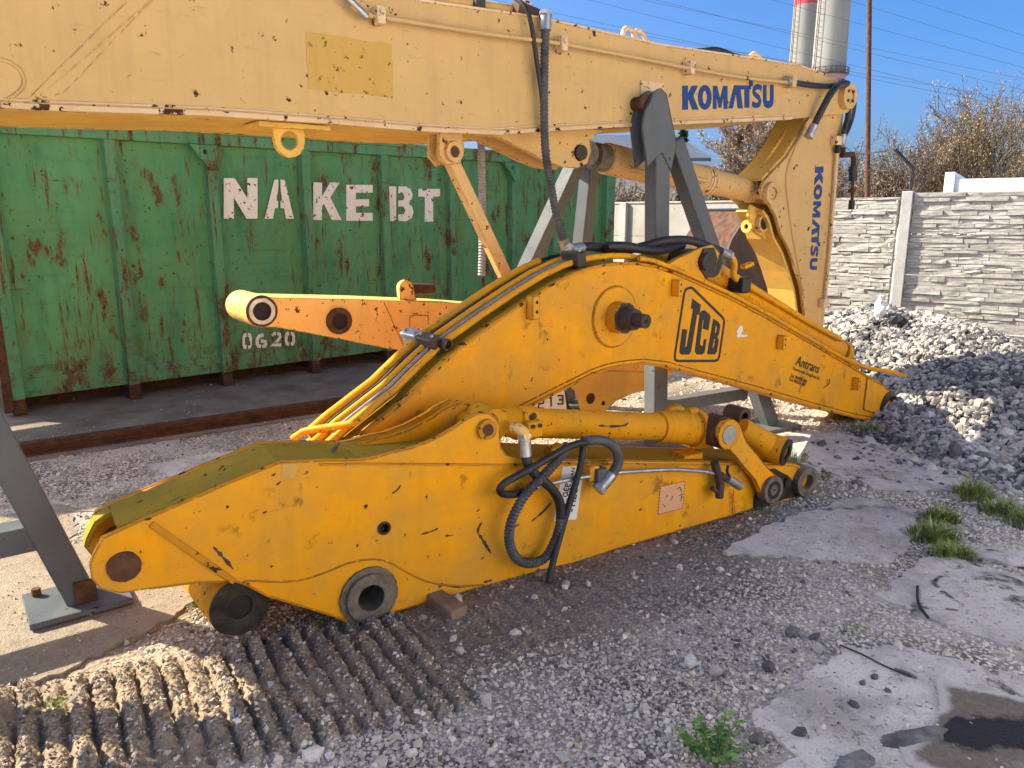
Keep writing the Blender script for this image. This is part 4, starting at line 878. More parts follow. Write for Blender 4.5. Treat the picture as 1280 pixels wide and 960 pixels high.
foot(t2, xb, 0); foot(t2, xf, .05)
# rear trestle: two slim legs meeting under the boom clevis
FT3 = Frame((.35, 6.2), (1, .1))
t3 = fthing(FT3, 'trestle', 'slim grey steel trestle with sunlit white edges behind the yellow boom', 'trestle')
pa = FT3.pix(722, 200); p1_ = FT3.pix(662, 330); d_ = (Vector(p1_)-Vector(pa)); k_ = (pa[1]-.03)/(pa[1]-p1_[1]); f1_ = Vector(pa)+d_*k_
MB().beam((f1_.x, .05, .03), (pa[0], .0, pa[1]), .115, .115, (1, .75, 0)).build('leg', M['grey'], t3, .006)
pb = FT3.pix(739, 200, .2); p2_ = FT3.pix(727, 310, .2); d_ = (Vector(p2_)-Vector(pb)); k_ = (pb[1]-.03)/(pb[1]-p2_[1]); f2_ = Vector(pb)+d_*k_
MB().beam((f2_.x, .2, .03), (pb[0], .2, pb[1]), .115, .115, (1, .75, 0)).build('leg', M['grey'], t3, .006)
MB().box(pa[0]-.12, pb[0]+.12, -.06, .28, pa[1], pa[1]+.025).build('head_plate', M['grey'], t3, .004)
foot(t3, f1_.x, .05); foot(t3, f2_.x, .2)

# ================================================================== ORANGE ARM lying behind
F = FD
oa = fthing(F, 'orange_stick', 'orange tan arm with two bored bosses lying behind the yellow boom', 'excavator arm')
AW = .30
ot = F.pl([(330,371),(345,372),(450,374),(560,378),(640,384),(760,402),(840,420)]); ob = F.pl([(322,409),(345,409),(420,423),(480,435),(560,447),(640,461),(700,467),(760,468),(840,470)])
MB().plate(ob+ot[::-1], 0, .02).build('side_plate', M['arm'], oa); MB().plate(ob+ot[::-1], AW-.02, AW).build('side_plate', M['arm'], oa)
MB().strip(ot, .0205, AW-.0205, .018, -1).build('top_plate', M['arm'], oa); MB().strip(ob, .0205, AW-.0205, .018, 1).build('bottom_plate', M['arm'], oa)
ec = F.pix(327, 389, -.05); b = MB(); b.ring((ec[0], -.055, ec[1]), (ec[0], AW+.03, ec[1]), .090, .055, 30); b.build('end_boss', M['arm'], oa)
b = MB(); b.ring((ec[0], -.062, ec[1]), (ec[0], -.054, ec[1]), .074, .052, 28, .02); b.build('bushing', M['steel'], oa); b = MB(); b.ring((ec[0], -.0585, ec[1]), (ec[0], -.052, ec[1]), .088, .073, 28, .02); b.build('rust_ring', M['rust'], oa)
b = MB(); b.cyl((ec[0], -.045, ec[1]), (ec[0], -.035, ec[1]), .0545, 20); b.build('bore_shade', M['hole_shade'], oa)
ec2 = F.pix(423, 401); b = MB(); b.ring((ec2[0], -.022, ec2[1]), (ec2[0], .0, ec2[1]), .080, .05, 32, .012); b.build('boss', M['rust'], oa)
b = MB(); b.cyl((ec2[0], -.012, ec2[1]), (ec2[0], -.004, ec2[1]), .051, 20); b.build('bore_shade', M['hole_shade'], oa)
b = MB(); b.cyl((ec2[0], -.0235, ec2[1]), (ec2[0], -.0225, ec2[1]), .0, 8) if 0 else None
lg = F.pix(508, 362, .05); b = MB(); b.plate([(lg[0]-.045, lg[1]-.07), (lg[0]-.05, lg[1]+.01)]+[(lg[0]+.05*math.cos(a), lg[1]+.01+.05*math.sin(a)) for a in [math.pi-math.pi*k/8 for k in range(9)]]+[(lg[0]+.07, lg[1]-.07)], .05, .09); b.build('lug', M['arm'], oa, .003)
b = MB(); b.cyl((lg[0]+.02, .09, lg[1]+.0), (lg[0]+.23, .12, lg[1]-.015), .036, 14); b.build('pin', M['rust'], oa)
MB().tube([(x, -.001, z) for x, z in F.pl([(480,378),(505,434)])], .004, 4).build('weld_seam', M['arm'], oa)
MB().plate(F.pl([(512,394),(535,394),(535,436),(512,434)]), -.005, 0).build('patch_plate', M['arm'], oa, .002)
# yellow bracket plate with holes hanging under its far end (seen through the arch)
bk = fthing(F, 'bracket_plate', 'yellow bracket plate with bolt holes under the yellow boom arch', 'bracket')
bp = F.pl([(690,472),(700,479),(712,480),(722,490),(728,512),(730,540),(745,540),(758,512),(772,500),(790,492),(812,487),(830,486),(835,466),(760,464)], -.10)
h1 = F.pix(738, 498, -.10); h2 = F.pix(754, 504, -.10)
MB().plate(bp, -.10, -.07).build('plate', M['komyel'], bk, .002)
b = MB(); b.cyl((h1[0], -.106, h1[1]), (h1[0], -.099, h1[1]), .042, 16); b.build('boss', M['rust'], bk); b = MB(); b.cyl((h2[0], -.104, h2[1]), (h2[0], -.099, h2[1]), .018, 12); b.build('bolt_hole_shade', M['hole_shade'], bk)
bp2 = F.pl([(690,474),(706,486),(712,510),(712,545),(672,545),(684,520)], .05); MB().plate(bp2, .05, .08).build('rear_plate', M['rust'], bk, .002)
# number plate leaning behind the cylinder
npl = fthing(F, 'number_plate', 'pale number plate with dark digits under the yellow boom arch', 'number plate')
c4 = F.pl([(650,498),(705,486),(709,516),(655,524)], -.20); MB().plate(c4, -.20, -.19).build('plate', M['sign'], npl, .001)
SEG = {'2': [[(.1,.85),(.85,.95),(.85,.55),(.15,.45),(.1,.05),(.9,.05)]], '1': [[(.3,.8),(.55,.95),(.55,.05)]], '3': [[(.1,.9),(.85,.9),(.85,.5),(.3,.5)], [(.85,.5),(.85,.1),(.1,.1)]]}
for i, ch in enumerate('213'):
    b = MB()
    for pl in SEG[ch]:
        for pa_, pb_ in zip(pl, pl[1:]):
            q = []
            for u, w in (pa_, pb_):
                x = 672+i*12+u*9; y_ = 508-i*2.4-w*13+3; q.append(Vector(F.p3(x, y_, -.203)))
            b.beam(q[0], q[1], .003, .012, (0, 1, 0))
    b.build('digit', M['black'], npl)
# ================================================================== YELLOW GOOSENECK BOOM
F = FB; JW = .33
jt = F.pl([(398,592),(447,547),(507,499),(540,466),(572,436),(619,402),(660,374),(690,355),(716,342),(735,335),(754,331),(775,329),(794,329),(819,333),(847,343),(872,354),(915,374),(958,397),(1012,428),(1067,460),(1083,470),(1103,481),(1112,492)])
jb = F.pl([(560,590),(600,546),(630,524),(663,507),(716,480),(740,468),(760,461),(782,457),(804,455),(832,458),(880,471),(949,489),(1014,508),(1067,522),(1096,527),(1111,521)])
fl = F.pix(300, 760, -.02)
root_t = [(fl[0]-.14, .12), (fl[0]-.10, .24), (.06, .30)]; root_b = [(fl[0]-.12, .03), (fl[0]+.02, .012), (.35, .10), (.72, .33)]
gb = fthing(F, 'gooseneck_boom', 'yellow curved excavator boom with boxed black initials resting behind the front stick', 'excavator boom')
go = root_b+jb+jt[::-1]+root_t[::-1]
pc = F.pix(768, 396)
MB().plate(go, 0, .022).build('side_plate', M['jcb'], gb)
MB().plate(go, JW-.022, JW).build('side_plate', M['jcb'], gb)
jtop = root_t+jt; jbot = root_b+jb
MB().strip(jtop, .0225, JW-.0225, .018, -1).build('top_plate', M['jcbtop'], gb)
MB().strip(jbot, .0225, JW-.0225, .018, 1).build('bottom_plate', M['jcb'], gb)
MB().strip(offset(jt, .006), -.012, .024, .014, -1).build('edge_lip', M['jcbedge'], gb, .002)
MB().strip(offset(jb, -.004), -.012, .024, .014, 1).build('edge_lip', M['jcbedge'], gb, .002)
MB().tube([(x, .0, z) for x, z in offset(jb, .028)[2:-1]], .004, 5).build('weld_seam', M['jcb'], gb)
# foot tube under the front stick
fo = thing('dummy', '', '') if 0 else None
b = MB(); ft = F.p3(300, 758, -.30); b.ring((ft[0]-.0, -.30, ft[2]), (ft[0], JW+.25, ft[2]), .112, .052, 32); b.build('foot_tube', M['jcbcyl'], gb)
b = MB(); b.ring((ft[0], -.305, ft[2]), (ft[0], -.298, ft[2]), .111, .046, 32, .01); b.build('foot_face', M['greasy'], gb); b = MB(); b.cyl((ft[0], -.297, ft[2]), (ft[0], -.29, ft[2]), .0525, 20); b.build('bore_shade', M['hole_shade'], gb)
# big boss with pin at the crown
R1b = .165; b = MB(); b.ring((pc[0], -.012, pc[1]), (pc[0], .0, pc[1]), R1b, .06, 48); b.build('boss_pad', M['jcb'], gb)
b = MB(); b.tube([(pc[0]+R1b*math.cos(a), -.004, pc[1]+R1b*math.sin(a)) for a in [2*math.pi*k/48 for k in range(49)]], .006, 5); b.build('weld_seam', M['jcb'], gb)
b = MB(); b.cyl((pc[0], -.085, pc[1]), (pc[0], -.005, pc[1]), .085, 30); b.build('boss', M['jcbcyl'], gb)
b = MB(); b.ring((pc[0], -.0875, pc[1]), (pc[0], -.082, pc[1]), .083, .0, 30, .05); b.tube([(pc[0], -.085, pc[1]), (pc[0], -.16, pc[1])], .062, 24, [.066, .056]); b.cyl((pc[0], -.16, pc[1]), (pc[0], -.235, pc[1]), .038, 20); b.build('pin', M['brownsteel'], gb)
b = MB(); b.cyl((pc[0], -.2375, pc[1]), (pc[0], -.236, pc[1]), .012, 10); b.build('centre_hole_shade', M['hole_shade'], gb)
# small hose brackets on the face
def fbracket(px, py, s=1.):
    x, z = F.pix(px, py); b = MB(); b.box(x-.018*s, x+.03*s, -.055, -.001, z-.075*s, z+.045*s); b.build('hose_bracket', M['jcb'], gb, .006)
    for dz in (.012, -.035): h = MB(); h.cyl((x+.008, -.0565, z+dz*s), (x+.008, -.0555, z+dz*s), .009*s, 8); h.build('bolt_hole_shade', M['hole_shade'], gb)
for px, py, s in ((661, 380, 1), (841, 357, .8), (972, 425, .8), (1066, 477, .8)): fbracket(px, py, s)
# end of the boom: doubled nose plate and pivot boss
ne = F.pl([(1083,472),(1103,482),(1111,492),(1113,508),(1110,521),(1078,512)]); MB().plate(ne, -.012, -.001).build('nose_plate', M['jcb'], gb, .003)
e = F.pix(1104, 506); b = MB(); b.ring((e[0]+.06, -.02, e[1]-.03), (e[0]+.06, JW+.02, e[1]-.03), .135, .06, 28); b.build('nose_boss', M['greasy'], gb)
# pipes along the top
def along(o, y, x0=None, x1=None):
    P = offset(jtop, o); P = [(a[0]+(b[0]-a[0])*k/4, a[1]+(b[1]-a[1])*k/4) for a, b in zip(P, P[1:]) for k in range(4)]+[P[-1]]; return [(p[0], y, p[1]) for p in P if (x0 is None or p[0] >= x0) and (x1 is None or p[0] <= x1)]
specs = [(.035, .318, .40, 1.75, .012, 'jcbcyl'), (.046, .290, .36, 1.9, .010, 'rubber'), (.050, .255, .30, 1.72, .026, 'jcb'), (.046, .205, .36, 1.9, .010, 'rubber'),
         (.045, .160, .30, 1.95, .020, 'jcb'), (.044, .115, .36, 1.9, .010, 'steel'), (.036, .075, .30, 3.6, .017, 'jcb')]
for o, y, x0, x1, r, m in specs:
    P = along(o, y, x0, x1); MB().tube(cr(P, 2), r, 10).build('pipe', M[m], gb)
MB().tube(cr(along(.03, .02, 2.2, 4.75), 3), .015, 8).build('pipe', M['jcb'], gb)
MB().tube(cr([(p[0], p[1], p[2]) for p in along(.035, .10, .30, .62)]+[], 3), .012, 8).build('pipe', M['jcb'], gb)
# bent pipe crossing at the lower end
MB().tube(cr([F.p3(366, 548, .30), F.p3(374, 543, .26), F.p3(385, 538, .22), F.p3(436, 530, .05), F.p3(448, 525, .03), F.p3(470, 505, .05), F.p3(486, 492, .06)], 6), .016, 10).build('crossing_pipe', M['jcb'], gb)
# clamps across the pipes
for px, py, y0, y1, m in ((516,420,.22,.36,'steel'), (540,434,.06,.20,'brownsteel'), (716,310,.02,.16,'greasy')):
    k = F.pix(px, py, (y0+y1)/2); i = min(range(len(jtop)-1), key=lambda q: abs(jtop[q][0]-k[0])); d = Vector((jtop[i+1][0]-jtop[i][0], 0, jtop[i+1][1]-jtop[i][1])).normalized(); nn = Vector((-d.z, 0, d.x)); 
    o_ = Vector((jtop[i][0], 0, jtop[i][1])); o_ = o_ + d*(Vector((k[0], 0, k[1]))-o_).dot(d)
    b = MB(); b.beam(o_+nn*.045+d*-.03+Vector((0, (y0+y1)/2, 0)), o_+nn*.045+d*.03+Vector((0, (y0+y1)/2, 0)), y1-y0, .085, (0, 1, 0)); b.build('pipe_clamp', M[m], gb, .008)
    for yy in (y0+.02, y1-.02): b = MB(); a_ = o_+nn*.085+Vector((0, yy, 0)); b.cyl(a_, a_+nn*.012, .010, 6); b.build('clamp_bolt', M['steel'], gb)
x, z = F.pix(563, 432, .0); b = MB(); b.ring((x, .02, z), (x, .06, z), .03, .02, 12); b.build('loop', M['greasy'], gb)
MB().plate(F.pl([(507,548),(486,548),(478,546),(500,528),(505,500),(509,503)]), -.06, -.045) if 0 else None
# dipper cylinder lying on the boom back
dc = fthing(F, 'dipper_cylinder', 'yellow hydraulic cylinder lying along the back of the curved boom', 'hydraulic cylinder')
y = .20; a0 = F.pix(874, 333, y); a1 = F.pix(1055, 443, y); ax = Vector((a1[0]-a0[0], 0, a1[1]-a0[1])); P = lambda t, dy=0, dz=0: Vector((a0[0], y+dy, a0[1]+dz))+ax*t
b = MB(); b.tube([P(0), P(.94)], .086, 28); b.build('barrel', M['jcb'], dc)
b = MB(); b.tube([P(.93), P(1.0)], .075, 24); b.tube([P(.95), P(.985)], .098, 24); b.build('gland', M['jcbcyl'], dc); b = MB(); b.tube([P(1.0), P(1.012)], .066, 20); b.build('rod', M['greasy'], dc)
b = MB(); b.cyl(P(-.035, -.16), P(-.035, .16), .085, 24); b.build('eye', M['greasy'], dc)
gp = F.pl([(826,336),(846,323),(876,310),(890,306),(900,316),(893,336),(880,352),(862,350)], .03)
MB().plate(gp, .03, .055).build('mount_lug', M['jcb'], dc, .003); MB().plate(gp, .335, .36).build('mount_lug', M['jcb'], dc, .003)
wr_ = wobble(F.pl([(880,311),(892,310),(896,322),(893,338),(884,348),(876,336),(876,320)], .02), .006, .03, 5); MB().plate(wr_, .018, .03).build('grease_patch', M['greasy'], dc)
b = MB(); hx_ = F.pix(884, 327, .0); b.cyl((hx_[0], -.01, hx_[1]), (hx_[0], .05, hx_[1]), .05, 18); b.build('pin', M['greasy'], dc)
MB().tube(cr([F.p3(902,316,.06), F.p3(912,319,.05), F.p3(918,330,.05), F.p3(917,344,.05), F.p3(925,352,.06), F.p3(935,357,.08), F.p3(960,372,.1), F.p3(1010,402,.1), F.p3(1050,424,.1)], 5), .021, 10).build('pipe', M['jcb'], dc)
b = MB(); c_ = F.p3(926,356,.05); b.box(c_[0]-.045, c_[0]+.045, .0, .12, c_[2]-.05, c_[2]+.045); b.build('pipe_clamp', M['greasy'], dc, .01)
b = MB(); c_ = F.p3(928,334,.12); b.beam(c_, (c_[0]+.1, .12, c_[2]+.02), .04, .03); b.build('bracket', M['jcb'], dc, .004)
MB().tube(cr([F.p3(1050,446,.02), F.p3(1085,460,.0), F.p3(1110,464,-.02), F.p3(1132,470,-.02)], 4), .016, 8).build('end_pipe', M['jcb'], dc)
# black hoses at the crown
hose('black_hose', 'black hose bowing over the crest of the curved yellow boom', [(758,308,.14),(780,308,.12),(800,311,.10),(822,313,.12),(840,310,.16),(853,306,.2)], .027, M['rubber'], FB)
hose('black_hose', 'longer black hose from the pipe clamp to the yellow cylinder elbow', [(720,311,.16),(740,308,.18),(775,314,.22),(803,308,.16),(830,301,.1),(858,300,.08),(880,306,.06),(898,313,.06),(906,317,.06)], .025, M['rubber'], FB, fittings=(0, 1))
# boxed initials
def c5(x, y): return F.pix(830+x/6.4, 340+y/6.4)
fr_ = [c5(*p) for p in [(197,128),(214,124),(232,134),(464,360),(478,382),(479,410),(440,676),(430,700),(405,711),(108,711),(86,700),(84,672),(160,170),(172,140)]]
fo_ = fr_+[fr_[0]]; w_ = .0075
def closed_off(P, d):
    n = len(P); Q = P[-1:]+P+P[:1]; return offset(Q, d)[1:-1]
b = MB(); b.plate(closed_off(fr_, w_), -.004, .0, [closed_off(fr_, -w_)]); b.build('emblem_frame', M['black'], gb)
for pl, hol in (([(228,215),(292,262),(280,345),(263,334),(213,636),(196,660),(136,660),(122,640),(146,456),(183,460),(166,596),(181,598),(232,300),(214,288)], []),
                ([(322,306),(352,330),(370,352),(352,466),(308,452),(319,386),(308,380),(284,578),(298,590),(310,592),(318,540),(336,536),(322,640),(304,660),(260,658),(246,634),(284,340),(298,312)], []),
                ([(394,374),(430,396),(448,424),(437,496),(424,518),(434,548),(420,634),(404,659),(344,657)], [[(412,428),(424,440),(416,486),(403,486)], [(397,534),(410,540),(398,606),(385,606)]])):
    b = MB(); b.plate([c5(*p) for p in pl], -.004, .0, [[c5(*p) for p in h] for h in hol]); b.build('letter', M['black'], gb)
# painted "2" and its faint box
for pl, w_, m in (([(912,410),(923,405),(927,411),(914,420),(934,420)], .014, 'sign'),): 
    pass
b = MB(); b.plate([F.pix(830+x/6.4, 340+y/6.4) for x, y in [(578,478),(600,440),(612,424),(628,440),(628,470),(610,500),(664,502),(664,518),(576,522),(590,494)]], -.003, .0); b.build('numeral', M['sign'], gb)
def text(body, F, px, size, y, m, parent, up=(0, 0), right=None, name='lettering', shear=0, bold=0.):
    """flat lettering on the plane y of frame F: starts at pixel px, its baseline runs towards pixel right"""
    cu = bpy.data.curves.new('t', 'FONT'); cu.body = body; cu.size = size; cu.extrude = .0008; cu.resolution_u = 2; cu.shear = shear; cu.offset = bold
    to = bpy.data.objects.new('t', cu); COL.objects.link(to); bpy.context.view_layer.update()
    dg = bpy.context.evaluated_depsgraph_get(); me = bpy.data.meshes.new_from_object(to.evaluated_get(dg)); bpy.data.objects.remove(to)
    o = bpy.data.objects.new(name, me); COL.objects.link(o); me.materials.clear(); me.materials.append(m); o.parent = parent
    p = Vector(F.pix(*px, y)); q = Vector(F.pix(*right, y)); d = (q-p).normalized(); n = Vector((-d.y, d.x)); w = max(v.co.x for v in me.vertices) or 1; s = (q-p).length/w
    o.matrix_local = Matrix(((d.x*s, n.x*s, 0, p.x), (0, 0, -1, y), (d.y*s, n.y*s, 0, p.y), (0, 0, 0, 1)))
    return o
text('Antrans', F, (994, 456), .1, -.004, M['black'], gb, right=(1023, 467), shear=.12)
text('Kommunális Szolgáltató kft', F, (991, 462), .05, -.004, M['fade'], gb, right=(1024, 475))
text('Tel. 96/409-408', F, (988, 471), .05, -.004, M['black'], gb, right=(1008, 479)); text('Fax 96/526-407', F, (986.5, 475.5), .05, -.004, M['black'], gb, right=(1006.5, 483.5))
sw_ = [F.pix(a, b_) for a, b_ in ((1030,484),(1034,482),(1037,477),(1036,473))]; b = MB(); b.tube([(x, -.001, z) for x, z in cr([(p[0], p[1], 0) for p in sw_], 4) and [(v.x, v.y) for v in cr([(p[0], p[1], 0) for p in sw_], 4)]], .004, 4); b.tube([(v.x-.02, -.001, v.y-.005) for v in cr([(p[0], p[1], 0) for p in sw_], 4)], .002, 4); b.build('emblem', M['fade'], gb)

# ================================================================== FRONT YELLOW STICK
F = FA; AWD = .30
stk = fthing(F, 'front_stick', 'yellow excavator stick lying on the ground in front with hoses and stickers', 'excavator stick')
lugL = [(114,723),(112,707),(116,695),(128,673),(139,668)]
at_ = [(169,654),(203,640),(240,624),(281,606),(350,578),(400,576),(451,575),(470,572),(492,565),(515,560),(539,551),(556,542),(570,534),(580,526),(589,521),(600,516),(612,517),(620,523),(624,531),(625,548),(626,560),(632,568),(651,573),(700,575),(780,576),(860,577),(940,578),(978,578),(996,580),(1008,587)]
ab_ = [(1014,600),(1009,612),(998,622),(939,636),(911,645),(780,683),(720,703),(586,738),(482,768),(466,776),(448,781),(434,778),(423,772),(400,765),(351,750),(334,745),(308,731),(296,727),(250,728),(187,736),(150,742),(125,736)]
out_ = F.pl(ab_[::-1][::-1]); ol = F.pl(lugL+at_+ab_)
bossc = F.pix(461, 744); sh = F.pix(480, 660); endc = F.pix(1003, 600); lugc = F.pix(155, 708)
MB().plate(ol, 0, .026, [circ(bossc, .062, 24), circ(sh, .022, 14)]).build('side_plate', M['jcb'], stk)
# far plate: same outline, its left lug is seen beyond
MB().plate(ol, AWD-.026, AWD, [circ(bossc, .062, 24)]).build('side_plate', M['jcb'], stk)
top0 = F.pl([(139,668)]+at_[:7]); tp_ = [top0[0]]+[(p[0], p[1]) for p in top0[1:]]
endx = F.pix(146, 664)[0]
tp_ = [(endx, F.pix(146, 664)[1])]+[p for p in top0[1:]]
rest = F.pl(at_[22:]); joint = [(rest[0][0]-.30, rest[0][1]-.0)]
flat_ = tp_+[(rest[0][0]-.3, tp_[-1][1]-.03)]+rest[:-1]
MB().strip(flat_[:8], .0265, AWD-.0265, .02, -1).build('top_plate', M['jcbtop'], stk)
MB().strip(F.pl([(110,712),(113,700),(124,678),(138,668.5),(146,664.5)]), .205, AWD-.0265, .018, -1).build('lug_rim', M['jcbtop'], stk)
MB().strip(flat_[7:], .0265, AWD-.0265, .02, -1).build('rear_top_plate', M['brownsteel'] if 0 else M['jcbtop'], stk)
MB().strip(offset(F.pl(ab_[2:18]), .002), .0265, AWD-.0265, .02, -1).build('bottom_plate', M['jcb'], stk)
MB().strip([(p[0], p[1]) for p in F.pl([(294,728),(187,654)])], .0265, AWD-.0265, .02, -1).build('inner_web', M['jcbtop'], stk)
eL = F.pl([(139,668)]+at_); MB().tube([(x, .008, z) for x, z in eL[:8]], .0065, 5).build('weld_seam', M['jcbedge'], stk); MB().tube([(x, .008, z) for x, z in eL[7:23]], .006, 5).build('weld_seam', M['jcbedge'], stk); MB().strip(offset(F.pl(at_[5:7]+[(560,576),(625,577)]+at_[23:]), -.01), -.010, .03, .008, -1).build('edge_lip', M['jcbedge'], stk, .002)
MB().tube([(x, AWD-.008, z) for x, z in eL[:8]], .0055, 5).build('weld_seam', M['jcbedge'], stk)
eB = F.pl(ab_[2:20]); MB().tube([(x, .006, z) for x, z in eB], .0055, 5).build('weld_seam', M['jcbedge'], stk)
MB().beam(F.p3(189, 655, -.004), F.p3(293, 727, -.004), .012, .022, (0, 1, 0)).build('weld_strip', M['jcbedge'], stk, .003)
# doubled plate outline along the bottom
dl = F.pl([(303,728),(312,726),(350,727),(380,724),(410,714),(435,704),(462,699),(485,702),(505,713),(535,727),(570,732),(605,731)])
MB().tube(cr([(x, .002, z) for x, z in dl], 4), .0055, 5).build('weld_seam', M['jcb'], stk)
# bosses
b = MB(); b.ring((bossc[0], -.03, bossc[1]), (bossc[0], AWD+.03, bossc[1]), .100, .056, 40); b.build('boss', M['worn'], stk)
b = MB(); b.ring((bossc[0], -.012, bossc[1]), (bossc[0], -.002, bossc[1]), .122, .099, 44, .018); b.build('grease_ring', M['worn'], stk)
b = MB(); b.cyl((bossc[0], .10, bossc[1]), (bossc[0], .11, bossc[1]), .057, 20); b.build('bore_shade', M['hole_shade'], stk)
b = MB(); b.ring((sh[0], -.006, sh[1]), (sh[0], .05, sh[1]), .028, .019, 16); b.cyl((sh[0], .035, sh[1]), (sh[0], .045, sh[1]), .020, 12); b.build('small_bore', M['greasy'], stk)
b = MB(); b.ring((lugc[0], -.007, lugc[1]), (lugc[0], .0, lugc[1]), .053, .0, 32, .03); b.build('lug_pin', M['rust'], stk)
b = MB(); b.cyl((lugc[0], .03, lugc[1]), (lugc[0], .27, lugc[1]), .046, 20); b.build('lug_tube', M['jcbtop'], stk)
b = MB(); b.ring((endc[0], -.04, endc[1]), (endc[0], AWD+.03, endc[1]), .088, .044, 32); b.build('end_boss', M['worn'], stk); b = MB(); b.cyl((endc[0], .02, endc[1]), (endc[0], .03, endc[1]), .045, 18); b.build('bore_shade', M['hole_shade'], stk)
for k, L in enumerate(([(330,569),(338,566),(352,564),(372,564)], [(350,560),(360,562),(374,563)], [(410,568),(418,571),(428,573)], [(236,598),(246,594),(252,589)])):
    Q = [Vector((*F.pix(a, b_, .12), 0)) for a, b_ in L]; zt = max(.0, F.pix(400, 576)[1])
    if k < 3:
        C2 = cr([(q.x, .10+.05*j-.02*k, zt+.003) for j, q in enumerate(Q)], 4); V2 = []
        for i, c_ in enumerate(C2): d = (C2[min(i+1, len(C2)-1)]-C2[max(0, i-1)]).normalized(); n_ = Vector((-d.y, d.x, 0))*.012*(.3+.7*math.sin(math.pi*i/(len(C2)-1))); V2 += [c_+n_, c_-n_]
        MB().add(V2, [(2*i, 2*i+1, 2*i+3, 2*i+2) for i in range(len(C2)-1)]).build('black_smear', M['greasy'], stk)
gw = wobble(F.pl([(940,636),(946,610),(938,590),(946,582),(968,586),(985,594),(1000,612),(997,622)]), .012, .05, 8); MB().plate(gw, -.0015, .0005).build('grease_stain', M['greasy'], stk)
b = MB(); c_ = F.pix(982, 603); b.cyl((c_[0], -.02, c_[1]), (c_[0], .0, c_[1]), .03, 14); b.build('plug', M['greasy'], stk)
# second tab and pins of the cylinder mount, worn surface between
tb = F.pl([(470,573),(492,566),(515,560),(539,551),(556,542),(570,534),(580,526),(589,521),(600,516),(612,517),(620,523),(624,531),(625,548),(626,577),(560,577)])
MB().plate([(p[0], p[1]) for p in tb], .20, .225).build('inner_tab', M['jcb'], stk, .002)
MB().tube([(p[0], .21, p[1]) for p in tb[:12]], .008, 5).build('weld_seam', M['jcbedge'], stk)
tc = F.pix(607, 536); b = MB(); b.cyl((tc[0], -.018, tc[1]), (tc[0], .24, tc[1]), .036, 20); b.build('mount_pin', M['jcbcyl'], stk); b = MB(); b.ring((tc[0], -.022, tc[1]), (tc[0], -.004, tc[1]), .044, .026, 20); b.build('pin_collar', M['jcbedge'], stk); b = MB(); b.ring((tc[0], -.0235, tc[1]), (tc[0], -.0175, tc[1]), .025, .0, 10, .2); b.build('rust_spot', M['rust'], stk)
pt = F.pl([(353,580),(372,580),(369,598),(351,598)]); MB().plate(pt, -.0015, .0).build('primer_patch', M['ochre'], stk); pt = F.pl([(432,579),(447,579),(444,585),(431,585)]); MB().plate(pt, -.0015, .0).build('primer_patch', M['ochre'], stk)
# scratches: bare paint losses as thin ragged flakes
def flake(pts, w, m='rust', F=F, y=0, par=None, sd=1):
    P = [Vector((*F.pix(a, b_, y), 0)) for a, b_ in pts]; P = cr(P, 4); rnd = random.Random(sd); L, R = [], []
    for i, p in enumerate(P):
        d = (P[min(i+1, len(P)-1)]-P[max(0, i-1)]).normalized(); n = Vector((-d.y, d.x, 0)); k = w*rnd.uniform(.25, 1)*(1 if 0 < i < len(P)-1 else .2); L.append((p.x+n.x*k, p.y+n.y*k)); R.append((p.x-n.x*k*.8, p.y-n.y*k*.8))
    MB().plate(L+R[::-1], y-.0012, y+.0005).build('paint_flake', M[m], par or stk)
for i, (pts, w) in enumerate([([(490,617),(497,612),(501,606)], .006), ([(526,668),(540,664),(548,660)], .006), ([(556,670),(567,669)], .006), ([(602,652),(597,664),(602,673),(608,683),(614,692)], .010), ([(606,695),(600,700)], .006), ([(690,627),(678,640),(664,652)], .008), ([(480,660),(476,664)], .004), ([(558,733),(582,735)], .005), ([(604,728),(616,725)], .008), ([(266,683),(278,696),(292,712)], .010), ([(800,604),(803,600)], .005), ([(180,650),(190,648)], .006), ([(345,607),(352,601)], .006), ([(595,640),(600,636)], .004), ([(640,660),(650,655)], .005)]): flake(pts, w, 'brownsteel', sd=i)
flake([(917,611),(916,625),(915,644)], .006, 'redpaint', sd=3); flake([(330,566),(345,563),(362,562),(375,560)], .012, 'greasy', F, .15, sd=4) if 0 else None
# stickers
s1 = F.pl([(703,583),(730,582),(720,649),(692,651)]); MB().plate(s1, -.0035, -.001).build('sticker', M['sign'], stk)
for body, pa_, pb_, sz in (('GÉP', (709.0, 622), (712.5, 604), .05), ('HATÓSUGARÁBAN', (707.5, 648), (719, 585), .05), ('-TILOS!', (717, 640), (724.6, 599), .05)):
    text(body, F, pa_, sz, -.0045, M['black'], stk, right=pb_, bold=.02*sz)
s2 = F.pl([(825,608),(856,601),(853,635),(822,643)]); MB().plate(s2, -.003, -.0005).build('sticker', M['pink'], stk)
b = MB()
for k in range(4):
    pA, pB = Vector(s2[k]), Vector(s2[(k+1) % 4]); n = max(4, int((pB-pA).length/.016))
    for i in range(n): b.add([(*(pA.lerp(pB, (i+.1)/n)), 0)], []) if 0 else b.beam((pA.lerp(pB, (i+.1)/n).x, -.0035, pA.lerp(pB, (i+.1)/n).y), (pA.lerp(pB, (i+.55)/n).x, -.0035, pA.lerp(pB, (i+.55)/n).y), .001, .004)
b.build('sticker_border', M['brownsteel'], stk)
for pts in ([(846,612),(850,609),(852,616)], [(848,620),(853,618),(850,627)], [(832,622),(835,619)], [(828,630),(832,634)], [(838,626),(841,620)]): flake(pts, .004, 'brownsteel', F, -.003, sd=9)
